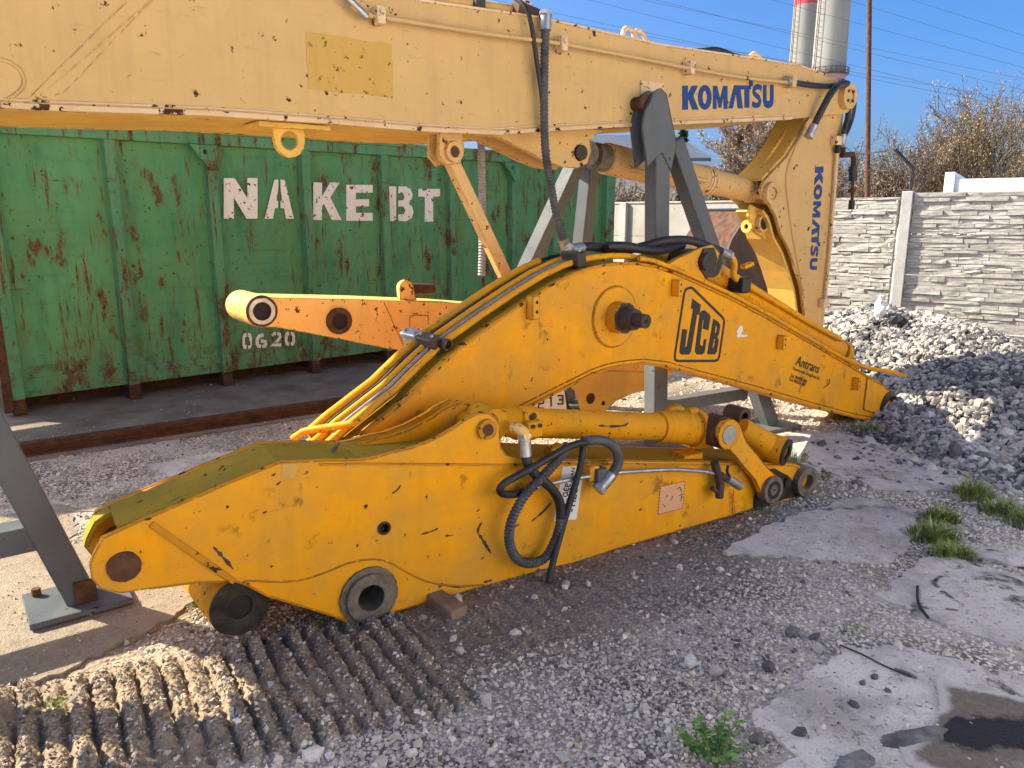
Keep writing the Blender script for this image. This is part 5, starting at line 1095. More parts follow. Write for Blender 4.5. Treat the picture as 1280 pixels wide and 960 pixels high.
# rigid pipe on the face with its valve
PP = [F.p3(a, b_, -.05) for a, b_ in ((660,613),(682,606),(715,599),(747,594),(771,591),(800,589),(838,587),(860,588),(884,590),(904,595))]
MB().tube(cr(PP, 5), .0105, 8).build('pipe', M['steel'], stk)
b = MB(); q = F.p3(748, 592, -.05); b.box(q[0]-.03, q[0]+.03, -.085, -.002, q[2]-.04, q[2]+.03); b.build('pipe_clamp', M['wrap'], stk, .006); b = MB(); b.box(q[0]-.06, q[0]+.0, -.06, -.001, q[2]-.03, q[2]+.045); b.build('bracket', M['jcb'], stk, .006)
b = MB(); b.tube([F.p3(a, b_, -.055) for a, b_ in ((893,578),(897,592),(900,604),(899,622))], .022, 8, smooth=False); b.tube([F.p3(a, b_, -.06) for a, b_ in ((900,594),(912,600),(922,607))], .02, 8); b.tube([F.p3(890,610,-.055), F.p3(902,618,-.055)], .014, 6); b.build('valve', M['brownsteel'], stk)
b = MB(); b.tube([F.p3(909, 598, -.07), F.p3(925, 608, -.07)], .024, 8); b.build('valve_nut', M['steel'], stk); b = MB(); b.tube(cr([F.p3(a, b_, -.07) for a, b_ in ((910,582),(909,590),(915,598),(924,603))], 4), .008, 6); b.build('valve_handle', M['rubber'], stk)
for px, py in ((686,553),(712,566)): q = F.p3(px, py+14, .1); b = MB(); b.cyl((q[0], .10, q[2]), (q[0]+.07, .12, q[2]+.01), .03, 12); b.build('rest_pin', M['jcbcyl'], stk)
b = MB(); q = F.p3(860, 572, .10); b.box(q[0]-.07, q[0]+.07, .06, .16, q[2]-.03, q[2]+.03); b.build('rest_bracket', M['jcb'], stk, .006)

# ---- bucket cylinder on the stick
bc = fthing(F, 'bucket_cylinder', 'thickly painted yellow cylinder on top of the front stick', 'hydraulic cylinder')
y = .115; a0 = F.pix(607, 527, y); a1 = F.pix(912, 536, y); ax = Vector((a1[0]-a0[0], 0, a1[1]-a0[1])); P = lambda t, dy=0, dz=0: Vector((a0[0], y+dy, a0[1]+dz))+ax*t
b = MB(); b.tube([P(.10), P(.16), P(.163), P(.66), P(.665)], .07, 28, [.078, .078, .069, .069, .07]); b.build('barrel', M['jcbcyl'], bc)
rad = []; pts = []; rnd = random.Random(5)
for i in range(45): pts.append(P(.655+.155*i/44)); rad.append((.078+.012*(i/44))*(1+rnd.uniform(-.025, .025)+.02*math.sin(i*1.9)))
b = MB(); b.tube(pts, .08, 28, rad); b.build('wrapped_sleeve', M['jcbcyl'], bc)
b = MB(); b.tube([P(.805), P(.845)], .075, 22, [.085, .06]); b.tube([P(.84), P(.93)], .055, 20); b.build('rod', M['greasy'], bc)
b = MB(); b.tube([P(.805), P(.81)], .092, 24); b.tube([P(.79, 0, .075), P(.83, 0, .085)], .03, 10); b.build('gland_nut', M['jcbcyl'], bc)
b = MB(); b.cyl(P(0, -.075), P(0, .075), .072, 24); b.tube([P(0), P(.12)], .055, 20, [.055, .074]); b.build('eye', M['jcbcyl'], bc); b = MB(); b.cyl(P(-.02, -.0785, .005), P(-.02, -.0765, .005), .05, 20); b.build('eye_face', M['greasy'], bc)
b = MB(); b.box(P(.115).x-.03, P(.115).x+.05, .0, .08, P(.115).z-.045, P(.115).z+.03); b.build('port_block', M['jcbcyl'], bc, .008)
b = MB()
for dx in (-.015, .02):
    b.cyl((P(.115).x+dx+.01, -.008, P(.115).z+.01), (P(.115).x+dx+.01, .002, P(.115).z+.01), .010, 8)
b.build('port_bolt', M['greasy'], bc)
b = MB(); b.tube(cr([F.p3(640, 534, -.0), F.p3(648, 536, -.03), F.p3(655, 541, -.045), F.p3(656, 550, -.045), F.p3(656, 556, -.045)], 5), .024, 12); b.build('elbow', M['arm'], bc)
b = MB(); b.tube([F.p3(664, 522, -.0), F.p3(668, 519, -.02)], .014, 8); b.build('grease_nipple', M['rust'], bc)
b = MB(); q = P(.82); b.ring(P(.815), P(.84), .10, .05, 24); b.build('collar', M['jcbcyl'], bc)
flake([(748,532),(765,533),(780,532),(786,528)], .008, 'brownsteel', F, .046, bc, 2)
# ---- bucket linkage at the right end
lk = fthing(F, 'bucket_linkage', 'yellow bucket link plates with bored bosses at the stick tip', 'linkage')
j0 = F.pix(911, 543, -.06); j1 = F.pix(963, 611, -.06)
lkp = F.pl([(900,535),(905,528),(916,525),(925,530),(929,541),(933,552),(945,566),(960,585),(972,596),(974,610),(970,620),(960,623),(951,616),(944,600),(930,584),(916,566),(904,556),(899,546)], -.06)
MB().plate(lkp, -.06, -.032).build('link_plate', M['jcb'], lk, .003); MB().plate(lkp, AWD+.02, AWD+.048).build('link_plate', M['jcb'], lk, .003)
b = MB(); b.cyl((j0[0], -.068, j0[1]), (j0[0], AWD+.06, j0[1]), .050, 24); b.build('pin', M['steel'], lk); b = MB(); b.ring((j0[0], -.064, j0[1]), (j0[0], -.058, j0[1]), .078, .05, 28); b.build('pin_ring', M['jcbcyl'], lk); b = MB(); b.ring((j0[0]-.0, -.03, j0[1]), (j0[0], .07, j0[1]), .085, .05, 28); b.build('yoke_ring', M['rust'], lk)
b = MB(); b.cyl((j1[0], -.085, j1[1]), (j1[0], -.025, j1[1]), .075, 28); b.build('lower_boss', M['worn'], lk); b = MB(); b.ring((j1[0], -.0875, j1[1]), (j1[0], -.0845, j1[1]), .052, .03, 24); b.cyl((j1[0], -.0875, j1[1]), (j1[0], -.0855, j1[1]), .008, 8); b.build('boss_cap', M['greasy'], lk)
m0 = F.p3(926, 535, .10); m1 = F.p3(966, 560, .02); b = MB(); b.tube([m0, m1], .068, 20, [.06, .072]); b.build('bucket_link', M['jcbcyl'], lk)
b = MB(); d = Vector((.35, -1, -.15)).normalized(); b.ring(Vector(m1)+d*.07, Vector(m1)-d*.16, .080, .042, 28); b.build('link_boss', M['jcbcyl'], lk); b = MB(); b.ring(Vector(m1)+d*.082, Vector(m1)+d*.068, .076, .042, 24); b.cyl(Vector(m1)+d*.02, Vector(m1)+d*.01, .044, 18); b.build('bushing', M['greasy'], lk)
m2 = F.p3(921, 518, .22); b = MB(); b.ring(Vector(m2)+Vector((0, -.06, 0)), Vector(m2)+Vector((0, .06, 0)), .05, .026, 20); b.build('far_boss', M['brownsteel'], lk)
# ---- loose hoses hanging over the stick
hose('black_hose', 'black hose looping in a sharp bend over the front stick face', [(770,578,-.06),(774,572,-.06),(770,560,-.05),(756,552,-.04),(735,552,-.06),(712,558,-.075),(690,570,-.085),(668,583,-.09),(648,594,-.09),(632,603,-.09),(625,611,-.085),(628,617,-.075),(640,618,-.06),(652,616,-.05),(662,612,-.05)], .0165, M['rubber'], FA)
hose('hose_end', 'thick grey hose end curving down to a steel coupling on the stick', [(728,552,-.05),(745,550,-.06),(760,553,-.07),(770,562,-.075),(773,576,-.075),(768,588,-.08),(761,597,-.08),(756,603,-.08)], .0235, M['wrap'], FA, fittings=(1,))
hose('spiral_hose', 'grey spiral wrapped hose hanging in a round loop on the front stick', [(710,555,-.06),(700,572,-.075),(680,594,-.085),(662,612,-.09),(648,632,-.09),(638,656,-.085),(637,680,-.075),(646,698,-.07),(662,704,-.07),(680,698,-.07),(692,680,-.07),(699,660,-.07),(701,648,-.07)], .0235, M['wrap'], FA, corr=.016)
hose('black_hose', 'black hose from the cylinder elbow into the spiral loop', [(656,556,-.045),(657,566,-.05),(660,580,-.06),(668,592,-.065),(680,602,-.065),(692,614,-.065),(700,630,-.065),(701,650,-.065)], .022, M['rubber'], FA, fittings=(0,))
hose('black_hose', 'straight black hose hanging over the white sticker to the ground', [(728,552,-.04),(728,566,-.07),(724,588,-.075),(714,622,-.075),(703,660,-.08),(694,692,-.10),(688,716,-.12),(686,728,-.13)], .0155, M['rubber'], FA)
# ================================================================== SMALL THINGS
# wood block under the stick
wbx = FA.loc(*gnd(569, 781)); wbx = (wbx[0]+.035, wbx[1]+.03); wbk = thing('wood_block', 'weathered wooden block wedged under the front yellow stick', 'wood block', (*FA.w(wbx[0], wbx[1])[:2], 0), FA.ang+.12)
b = MB(); b.add([(-.034,.0,-.02),(.036,.0,-.02),(.036,.2,-.02),(-.034,.2,-.02),(-.038,.005,.040),(.038,-.005,.052),(.036,.2,.05),(-.035,.2,.045)], [(3,2,1,0),(4,5,6,7),(0,1,5,4),(1,2,6,5),(2,3,7,6),(3,0,4,7)]); b.build('block', M['wood'], wbk, .006)
wb2 = thing('wood_block', 'second thin wooden batten under the right end of the stick', 'wood block', (*FA.w(1.9, .05)[:2], 0), FA.ang+1.5) if 0 else None
# excavator bucket standing by the white fence
bx = ray(934, 340); bY = 8.6; bX = bx.x*bY/bx.y
bu = thing('excavator_bucket', 'dark brown excavator bucket standing behind the curved yellow boom', 'bucket', (bX, bY, 0), .35)
FBk = Frame((bX, bY), (math.cos(.35), math.sin(.35)))
sp = FBk.pl([(906,420),(905,340),(908,318),(916,298),(926,282),(936,270),(942,264),(946,270),(954,310),(966,372),(976,420)])
MB().plate(sp, 0, .03).build('side_cheek', M['brownsteel'], bu, .004); MB().plate(sp, .9, .93).build('side_cheek', M['brownsteel'], bu, .004)
MB().strip(sp[:7], .031, .899, .02, -1).build('shell', M['rust'], bu)
e_ = FBk.pl([(944,262),(954,300),(970,372),(980,420)]); MB().strip(e_, -.04, .97, .05, 1).build('cutting_edge', M['greasy'], bu, .004)
# plastic bag on the heap
def crumple(c, s, seed, sx=1, sy=1, sz=1):
    rnd = random.Random(seed); V = []; n, m_ = 10, 7
    for i in range(m_+1):
        for k in range(n):
            a = 2*math.pi*k/n; t = i/m_; r = math.sin(math.pi*min(.97, t+.03))*s*rnd.uniform(.6, 1.15); V.append((c[0]+r*math.cos(a)*sx, c[1]+r*math.sin(a)*sy, c[2]+s*(t*2-1)*sz+rnd.uniform(-.1, .1)*s))
    F_ = [(i*n+k, i*n+(k+1) % n, (i+1)*n+(k+1) % n, (i+1)*n+k) for i in range(m_) for k in range(n)]
    return V, F_
# ------------------------------------------------------------------ crushed stone heap
def heap_z(x, y):
    x = np.asarray(x, float); y = np.asarray(y, float)
    g = lambda cx, cy, sx, sy, a: a*np.exp(-((x-cx)/sx)**2-((y-cy)/sy)**2)
    z = g(3.75, 8.1, 1.05, 1.5, .62)+g(4.5, 7.0, 1.0, 1.3, .30)+g(4.3, 5.6, 1.2, 1.1, .27)+g(3.9, 4.6, 1.0, .8, .10)
    z = z + .10*(fbm(x*1.4, y*1.4, 51)-.5)*np.clip(z*6, 0, 1) - .075
    return z
def ico():
    p = (1+5**.5)/2; V = np.array([(-1,p,0),(1,p,0),(-1,-p,0),(1,-p,0),(0,-1,p),(0,1,p),(0,-1,-p),(0,1,-p),(p,0,-1),(p,0,1),(-p,0,-1),(-p,0,1)], float); V /= np.linalg.norm(V[0])
    Fc = np.array([(0,11,5),(0,5,1),(0,1,7),(0,7,10),(0,10,11),(1,5,9),(5,11,4),(11,10,2),(10,7,6),(7,1,8),(3,9,4),(3,4,2),(3,2,6),(3,6,8),(3,8,9),(4,9,5),(2,4,11),(6,2,10),(8,6,7),(9,8,1)]); return V, Fc
IV, IF = ico()
def octa():
    V = np.array([(1,0,0),(-1,0,0),(0,1,0),(0,-1,0),(0,0,1),(0,0,-1),(.6,.6,.45),(-.6,.55,-.4)], float)[:6]; Fc = np.array([(0,2,4),(2,1,4),(1,3,4),(3,0,4),(2,0,5),(1,2,5),(3,1,5),(0,3,5)]); return V, Fc
OV, OF = octa()
def stones(name, X, Y, Z, R, tint, m, seed, parent=None, fl=.7, low=False):
    nr = np.random.RandomState(seed); N = len(X); BV, BF = (OV, OF) if low else (IV, IF); nv = len(BV)
    V = np.repeat(BV[None], N, 0)*nr.uniform(.68, 1.22, (N, nv, 1)); V *= np.stack([nr.uniform(.8, 1.35, N), nr.uniform(.7, 1.1, N), nr.uniform(.45, .85, N)*fl/.7], 1)[:, None]
    q = nr.normal(size=(N, 4)); q[:, 1:3] *= .35; q /= np.linalg.norm(q, axis=1)[:, None]; w, x, y, z = q.T
    Rm = np.stack([1-2*(y*y+z*z), 2*(x*y-z*w), 2*(x*z+y*w), 2*(x*y+z*w), 1-2*(x*x+z*z), 2*(y*z-x*w), 2*(x*z-y*w), 2*(y*z+x*w), 1-2*(x*x+y*y)], -1).reshape(N, 3, 3)
    V = np.einsum('nij,nkj->nki', Rm, V)*R[:, None, None]; V += np.stack([X, Y, Z], -1)[:, None]
    Fq = (BF[None]+(np.arange(N)*nv)[:, None, None]).reshape(-1, 3)
    return npmesh(name, V.reshape(-1, 3), Fq, m, 3, parent, {'tint': np.repeat(tint, nv)})
hxs, hys = np.linspace(1.9, 7.2, 110), np.linspace(3.5, 9.9, 130); HX, HY = np.meshgrid(hxs, hys, indexing='ij'); HZ = heap_z(HX, HY)
hi = np.arange(HX.size).reshape(HX.shape); hq = np.stack([hi[:-1, :-1], hi[1:, :-1], hi[1:, 1:], hi[:-1, 1:]], -1).reshape(-1, 4)
ok = (np.stack([HZ[:-1, :-1], HZ[1:, :-1], HZ[1:, 1:], HZ[:-1, 1:]], -1).reshape(-1, 4) > -.03).all(1)
wallside = lambda x, y: (np.asarray(x)-PW.x)*dR.y*-1+(np.asarray(y)-PW.y)*dR.x   # >0 beyond the right fence
cxq = HX[:-1, :-1].ravel(); cyq = HY[:-1, :-1].ravel(); ok &= (wallside(cxq, cyq) < -.08) & ~((cxq < PW.x) & (((cxq-PW.x)*(-dL.y)+(cyq-PW.y)*dL.x) < .1) & (cyq > PW.y-.2))
hb = npmesh('stone_heap', np.stack([HX, HY, HZ-.03], -1).reshape(-1, 3), hq[ok], M['heap'], 4, None, {'tint': np.full(HX.size, .2)}, True); tag(hb, 'bed of the crushed stone heap', kind='stuff')
nr = np.random.RandomState(4); N = 58000
X = nr.uniform(1.9, 7.0, N); Y = nr.uniform(3.4, 9.8, N); Z = heap_z(X, Y)
spill = np.exp(np.minimum(0, Z+.005)/.018)
keep = (nr.rand(N) < spill) & (wallside(X, Y) < -.10); keep &= nr.rand(N) < np.clip(1.25-.06*(Y-4), .6, 1)
B_ = np.array([FB.loc(a, b_) for a, b_ in zip(X, Y)]); keep &= ~((B_[:, 0] < 5.0) & (B_[:, 1] > -.1) & (B_[:, 1] < .5))
X, Y, Z = X[keep], Y[keep], np.maximum(Z[keep], ground_z(X[keep], Y[keep])); R = nr.choice([.017, .024, .032, .044], len(X), p=[.36, .38, .2, .06])*nr.uniform(.8, 1.2, len(X))
tn = np.clip(fbm(X*2.2, Y*2.2, 61)*.9+nr.normal(.0, .25, len(X)), 0, 1)
tag(stones('heap_stones', X, Y, Z+R*.12, R, tn, M['heap'], 5), 'white and grey crushed stones piled in a heap before the stone fence', kind='stuff')
# ------------------------------------------------------------------ gravel on the yard
def inside(P, x, y):
    r = np.zeros(len(x), bool); n = len(P)
    for i in range(n):
        (x0, y0), (x1, y1) = P[i], P[(i+1) % n]
        c = ((y0 > y) != (y1 > y)) & (x < (x1-x0)*(y-y0)/(y1-y0+1e-12)+x0); r ^= c
    return r
def gravel(N, xr, yr, sizes, probs, seed, dens, name, label, m=None, soft=.75, low=True, tshift=0.):
    nr = np.random.RandomState(seed); X = nr.uniform(*xr, N); Y = nr.uniform(*yr, N)
    vis = (np.abs(X) < .74*(Y*.977+.35)+.15); sl = np.zeros(N, bool)
    for P in SLABS: sl |= inside(P, X+.16*(fbm(X*7, Y*7, 71)-.5), Y+.16*(fbm(X*7+9, Y*7, 72)-.5))
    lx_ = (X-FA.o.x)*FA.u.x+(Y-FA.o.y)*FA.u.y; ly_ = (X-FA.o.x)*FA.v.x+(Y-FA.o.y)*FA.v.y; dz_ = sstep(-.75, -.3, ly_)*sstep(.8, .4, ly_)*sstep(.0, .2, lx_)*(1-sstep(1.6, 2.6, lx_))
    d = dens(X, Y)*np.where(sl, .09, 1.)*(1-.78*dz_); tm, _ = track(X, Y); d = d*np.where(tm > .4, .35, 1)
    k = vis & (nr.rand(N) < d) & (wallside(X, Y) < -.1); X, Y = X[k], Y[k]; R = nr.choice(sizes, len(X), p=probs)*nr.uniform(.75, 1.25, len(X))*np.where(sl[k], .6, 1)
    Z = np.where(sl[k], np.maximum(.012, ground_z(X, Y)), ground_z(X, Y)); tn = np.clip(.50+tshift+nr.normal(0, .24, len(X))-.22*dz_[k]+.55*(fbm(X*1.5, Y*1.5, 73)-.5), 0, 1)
    return tag(stones(name, X, Y, Z+R*.2, R, tn, m or M['pebble'], seed+1, low=low), label, kind='stuff')
d1 = lambda x, y: np.clip(.25+1.6*sstep(.36, .60, fbm(x*1.3, y*1.3, 81)), 0, 1)
center = lambda x, y: np.clip(1.3*np.exp(-((x-.15)/1.0)**2-((y-2.15)/.6)**2)+.50*sstep(.40, .64, fbm(x*1.7+3, y*1.7, 82))+.12, 0, 1)
gravel(60000, (-2.2, 2.4), (1.75, 3.4), [.0036, .006, .009, .0135], [.40, .33, .2, .07], 6, center, 'gravel', 'loose grey gravel in the foreground')
gravel(26000, (-4.2, 4.2), (3.2, 5.9), [.007, .010, .014], [.45, .4, .15], 8, d1, 'gravel', 'loose grey gravel around the machines')
gravel(7000, (-4.5, 6), (5.8, 9.5), [.010, .016, .026], [.5, .35, .15], 9, d1, 'gravel', 'coarse gravel on the far ground')
gravel(1500, (-1.0, 1.7), (1.8, 3.6), [.016, .021, .027], [.6, .3, .1], 10, lambda x, y: np.clip(.9*sstep(.50, .66, fbm(x*2.1, y*2.1, 83)), 0, 1), 'coarse_gravel', 'coarser stones among the gravel', None, .75, False, .08)
# clods on the track ribs
nr = np.random.RandomState(12); N = 24000; X = nr.uniform(-1.9, .2, N); Y = nr.uniform(1.75, 3.1, N); tm, tz_ = track(X, Y); gz = ground_z(X, Y)
k = (tm > .3) & (nr.rand(N) < .35+.65*sstep(.0, .03, tz_)); X, Y, gz = X[k], Y[k], gz[k]; R = nr.choice([.004, .0065, .010], len(X), p=[.5, .35, .15])*nr.uniform(.8, 1.2, len(X))
tag(stones('soil_clods', X, Y, gz+R*.1, R, np.clip(nr.normal(.55, .25, len(X)), 0, 1), M['soilclod'], 13, low=True), 'dry clods of soil on the crawler track ribs', kind='stuff')
# individual larger stones one could pick up
BIG = [((863,826),.030,.95,'pale stone lying beside the dark stone pair in the gravel'),((960,833),.034,.05,'large black stone on the gravel above the broken slab'),((1018,795),.028,.08,'black stone in the gravel between the two right slabs'),((1123,808),.030,.85,'cream stone at the upper edge of the broken slab'),((1147,836),.022,.9,'white stone near the thin twig on the broken slab'),
 ((1093,845),.018,.05,'small black stone with a white stone on the broken slab'),((1068,880),.018,.05,'black lump in the middle of the broken slab'),((1000,916),.028,.06,'black stone near the left corner of the broken slab'),((945,922),.030,.15,'dark grey stone beside the green weed'),((704,945),.030,.72,'tan stone alone on fine gravel at the bottom'),
 ((608,874),.026,.7,'light bluish stone on the fine gravel beside the track marks'),((575,812),.024,.8,'pale flat stone below the wood block'),((668,746),.020,.85,'light stone below the hanging black hose'),((990,790),.030,.2,'dark stone in the gravel right of the stick tail'),((895,838),.030,.6,'tan stone amid the gravel left of the broken slab'),
 ((1022,810),.030,.55,'brown stone below the black stone at the slab corner'),((1078,852),.014,.1,'tiny dark stone on the broken slab beside the pair'),((1110,862),.012,.1,'smallest dark stone on the right of the broken slab'),((805,884),.024,.75,'grey stone in the left gravel field near the bottom'),((1152,665),.03,.8,'white stone before the right grass tuft'),
 ((1142,572),.05,.8,'large white stone spilled off the heap edge'),((1165,580),.045,.95,'white stone beside the largest one at the heap foot'),((1198,545),.09,.1,'big dark boulder half up the stone heap'),((1232,548),.06,.85,'light slab shaped stone right of the dark boulder')]
for i, (p, r, t, lab) in enumerate(BIG):
    x, y = gnd(*p, .02 if p[1] > 600 else .16 if p[0] > 1190 else .05); z = max(float(ground_z(x, y)), .012, float(heap_z(x, y)))
    tag(stones('loose_stone', np.array([0.]), np.array([0.]), np.array([0.]), np.array([r]), np.array([t]), M['heap'], 300+i), lab, 'stone', 'single loose stones on the yard').location = (x, y, z+r*.25)
# black oily rags and hose bits
def flatpiece(name, label, cat, px, m, seed, h=.02, z0=.014):
    P = wobble([gnd(*p, z0) for p in px], .008, .03, seed); b = MB(); rnd = random.Random(seed); n = len(P); c = (sum(p[0] for p in P)/n, sum(p[1] for p in P)/n)
    inner = [(c[0]+(p[0]-c[0])*.72, c[1]+(p[1]-c[1])*.72) for p in P]
    V = [(x, y, z0-.01) for x, y in P]+[(x, y, z0+h*rnd.uniform(.5, 1.1)) for x, y in inner]+[(*c, z0+h)]
    Fc = [(i, (i+1) % n, n+(i+1) % n, n+i) for i in range(n)]+[(n+i, n+(i+1) % n, 2*n) for i in range(n)]
    if sum(P[i][0]*P[(i+1) % n][1]-P[(i+1) % n][0]*P[i][1] for i in range(n)) < 0: Fc = [f[::-1] for f in Fc]
    b.add(V, Fc); return tag(b.build(name, m), label, cat)
def oilm():
    m, t, b = mat('oil_soaked_concrete'); v = coords(t); at = t.nodes.new('ShaderNodeAttribute'); at.attribute_name = 'wet'
    n = noise(t, v, 7, 7, .7); n3 = noise(t, v, 80, 3, .7)
    f = rng(t, mth(t, 'ADD', at.outputs['Fac'], mth(t, 'MULTIPLY', mth(t, 'SUBTRACT', n, .5), 1.3)), .30, .55)
    base = mix(t, rng(t, n, .35, .65), (.40, .37, .33), (.54, .50, .44)); brown = mix(t, n3, (.10, .078, .055), (.24, .20, .155)); blk = mix(t, n3, (.014, .014, .016), (.05, .046, .042))
    c = mix(t, f, base, brown); c = mix(t, rng(t, mth(t, 'ADD', at.outputs['Fac'], mth(t, 'MULTIPLY', mth(t, 'SUBTRACT', n, .5), .9)), .72, .86), c, blk)
    setin(t, b, 'Base Color', c); setin(t, b, 'Roughness', rng(t, at.outputs['Fac'], .6, 1, .9, .45)); setin(t, b, 'Normal', bump(t, n3, .6, .006)); return m
M['oil'] = oilm(); M['oilchar'] = plain('charred_wood', (.07, .068, .066), (.24, .23, .215), 9, .85, 0, .9, .2, .012)
P = [gnd(*p) for p in [(1165,850),(1215,862),(1300,880),(1420,930),(1420,1010),(1210,985),(1130,965),(1120,940),(1150,915),(1170,890)]]
gx, gy = np.meshgrid(np.linspace(min(p[0] for p in P), max(p[0] for p in P), 60), np.linspace(min(p[1] for p in P), max(p[1] for p in P), 50), indexing='ij')
ins = inside(P, gx.ravel(), gy.ravel()).reshape(gx.shape); dd = np.full(gx.shape, 9.)
for (x0, y0), (x1, y1) in zip(P, P[1:]+P[:1]):
    tt = np.clip(((gx-x0)*(x1-x0)+(gy-y0)*(y1-y0))/((x1-x0)**2+(y1-y0)**2), 0, 1); dd = np.minimum(dd, np.hypot(gx-x0-tt*(x1-x0), gy-y0-tt*(y1-y0)))
wet = np.where(ins, dd/.10, 0); bl = np.array(gnd(1245, 922)); wet = np.clip(np.minimum(wet, .62)+.6*np.exp(-((gx-bl[0])/.20)**2-((gy-bl[1])/.07)**2)*(wet > .05), 0, 1.2)
oi = np.arange(gx.size).reshape(gx.shape); oq = np.stack([oi[:-1, :-1], oi[1:, :-1], oi[1:, 1:], oi[:-1, 1:]], -1).reshape(-1, 4); kk = ins.ravel()[oq].all(1)
o = npmesh('oil_stain', np.stack([gx, gy, np.full(gx.shape, .0165)], -1).reshape(-1, 3), oq[kk], M['oil'], 4, None, {'wet': wet.ravel()}); tag(o, 'black oil stain with a brown rim on the broken slab', kind='structure')
flatpiece('charred_board', 'grey charred board piece nearest the black oil stain', 'board', [(1095,918),(1140,908),(1192,910),(1188,927),(1140,936),(1100,934)], M['oilchar'], 4, .012)
flatpiece('charred_board', 'charred board piece at the very bottom of the broken slab', 'board', [(1045,948),(1080,936),(1095,945),(1092,970),(1030,970)], M['oilchar'], 5, .012)
def gtube(name, label, cat, px, r, m, z=.02):
    b = MB(); b.tube(cr([(*gnd(a, b_, z), z) for a, b_ in px], 5), r, 7); return tag(b.build(name, m), label, cat)
gtube('rubber_strip', 'bent black rubber strip lying on the right concrete slab', 'rubber strip', [(1147,733),(1147,748),(1151,760),(1160,772)], .006, M['rubber'], .02)
gtube('twig', 'thin dark twig lying across the broken slab', 'twig', [(1050,806),(1078,818),(1105,832),(1140,846)], .0032, M['brownsteel'], .018)
gtube('twig', 'short dark stick at the end of the long twig', 'twig', [(1118,836),(1132,840),(1146,847)], .005, M['oilchar'], .02)
# ------------------------------------------------------------------ grass and weeds
def tuft(px, label, r, h, n, seed, name='grass_tuft', y_=None, zb=0.):
    nr = np.random.RandomState(seed); x, y = gnd(*px, zb); a = nr.uniform(0, 6.28, n); rr = r*nr.rand(n)**.75; bx_, by_ = rr*np.cos(a), rr*np.sin(a)*.7
    hh = h*nr.uniform(.35, 1.1, n)*(1-.5*rr/r); ln = nr.uniform(.2, .95, n)*hh; la = a+nr.normal(0, .9, n); w = nr.uniform(.0018, .0036, n)*(1+h*3)
    ox, oy = np.cos(la+1.57)*w, np.sin(la+1.57)*w; V = []
    for t, k in ((0, 1), (.5, .8), (1, .06)):
        cx_, cy_, cz_ = bx_+np.cos(la)*ln*t**2, by_+np.sin(la)*ln*t**2, hh*(t-.25*t*t*ln/hh); V += [np.stack([cx_-ox*k, cy_-oy*k, cz_], -1), np.stack([cx_+ox*k, cy_+oy*k, cz_], -1)]
    V = np.stack(V, 1); Fq = np.concatenate([np.array([[0,1,3,2],[2,3,5,4]])[None]+(np.arange(n)*6)[:, None, None]]).reshape(-1, 4)
    o = npmesh(name, V.reshape(-1, 3), Fq, M['grass'], 4, None, {'tint': np.repeat(np.clip(nr.normal(.42, .25, n), 0, 1), 6)}); o.location = (x, y, max(float(ground_z(x, y)), zb)-.005)
    return tag(o, label, 'grass tuft', 'grass tufts in the joints of the yard')
TU = [((1165,672),.15,.15,650,'green grass tuft at the left corner of the right slab'),((1190,695),.13,.12,600,'grass tuft overhanging the upper edge of the right slab'),((1175,650),.12,.14,450,'fine upright grass just behind the right slab tuft'),((1215,622),.13,.20,420,'tall grass tuft at the foot of the stone heap'),((1250,640),.14,.14,420,'low spreading grass at the right foot of the heap'),((1285,655),.15,.15,380,'grass at the right border below the heap'),
 ((1085,538),.22,.10,420,'dark grass under the nose of the curved boom'),((1140,553),.16,.08,260,'low grass between the boom nose and the heap foot'),((1030,600),.14,.06,260,'lit yellow green grass beside the stick tip'),((985,578),.06,.20,40,'thin pale grass stalks behind the bucket link'),((1000,580),.05,.22,30,'sparse pale stalks right behind the stick tip'),
 ((255,758),.09,.035,220,'small green moss tuft beside the lug of the front stick'),((20,830),.22,.03,300,'mossy green patch at the left border'),((70,880),.15,.03,200,'green moss in the shadow at the lower left'),((75,615),.2,.03,200,'mossy patch on the gravel behind the left trestle'),((392,783),.03,.03,80,'tiny green sprout by the track marks under the big boss'),((1075,790),.12,.03,120,'low weeds in the joint between the right slabs'),((1180,830),.16,.025,160,'weeds in the joint right of the broken slab'),((1240,850),.14,.025,140,'moss at the right end of the slab joint'),((345,552),.2,.03,160,'moss on the gravel beside the steel rail'),((62,650),.1,.04,120,'low grass behind the left trestle leg'),((960,640),.1,.02,80,'sparse weeds below the stick end boss')]
for i, (p, r, h, n, lab) in enumerate(TU): tuft(p, lab, r*.85, h*.8, int(n*.85), 500+i)
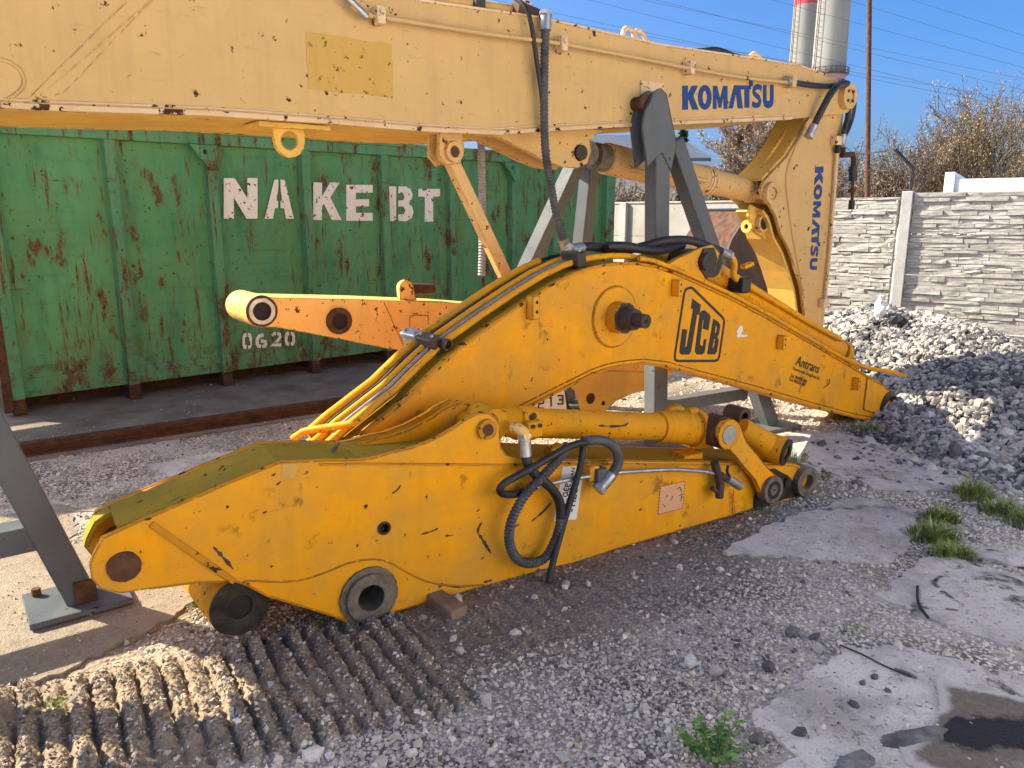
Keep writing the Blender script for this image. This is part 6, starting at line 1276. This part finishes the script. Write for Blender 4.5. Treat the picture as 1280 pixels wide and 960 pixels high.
for i, (p, lab, k) in enumerate([((893,958), 'leafy green weed with a dry stalk at the bottom of the photo', 1.), ((872,945), 'smaller leafy weed left of the stalked weed', .6)]):
    rnd = random.Random(60+i); x, y = gnd(*p); wd = thing('weed', lab, 'weed', (x, y, float(ground_z(x, y)))); st_ = MB(); lf_ = MB()
    for s in range(int(10*k)+3):
        a = rnd.uniform(0, 6.28); L = rnd.uniform(.06, .13)*k; q = [(0, 0, 0), (math.cos(a)*L*.35, math.sin(a)*L*.35, L*.6), (math.cos(a)*L*.8, math.sin(a)*L*.8, L)]; P = cr(q, 4); st_.tube(P, .0018, 4)
        for pnt in P[3::1]:
            for sd in (-1, 1):
                b_ = a+sd*rnd.uniform(.5, 1.4); l = rnd.uniform(.014, .030)*k; w = l*.42; d = Vector((math.cos(b_), math.sin(b_), rnd.uniform(-.2, .5))); n_ = Vector((-math.sin(b_), math.cos(b_), rnd.uniform(-.3, .3)))
                lf_.add([pnt, pnt+d*l*.5+n_*w, pnt+d*l, pnt+d*l*.5-n_*w], [(0, 1, 2, 3)])
    if i == 0: st_.tube(cr([(0, -.02, 0), (-.02, -.02, .05), (-.035, -.015, .10)], 4), .003, 5)
    st_.build('stem', M['grass'], wd); o = lf_.build('leaf', M['weed'], wd); attr(o.data, 'tint', np.repeat(np.random.rand(len(o.data.vertices)//4), 4)); o['kind'] = 'stuff'
    attr(wd.children[0].data, 'tint', np.full(len(wd.children[0].data.vertices), .9))
# bags on the heap
hx1, hy1 = 3.62, 7.55
V, Fc = crumple((0, 0, 0), .13, 3, .5, .4, 1.1); o = MB().add(V, Fc).build('plastic_bag', M['sign']); o.location = (hx1, hy1, float(heap_z(hx1, hy1))+.10); tag(o, 'crumpled white plastic bag on the top of the stone heap', 'plastic bag')
V, Fc = crumple((0, 0, 0), .10, 4, 1.1, .8, .8); o = MB().add(V, Fc).build('plastic_bag', M['rubber']); o.location = (hx1+.06, hy1-.25, float(heap_z(hx1, hy1-.25))+.06); tag(o, 'dark plastic bag below the white one on the stone heap', 'plastic bag')
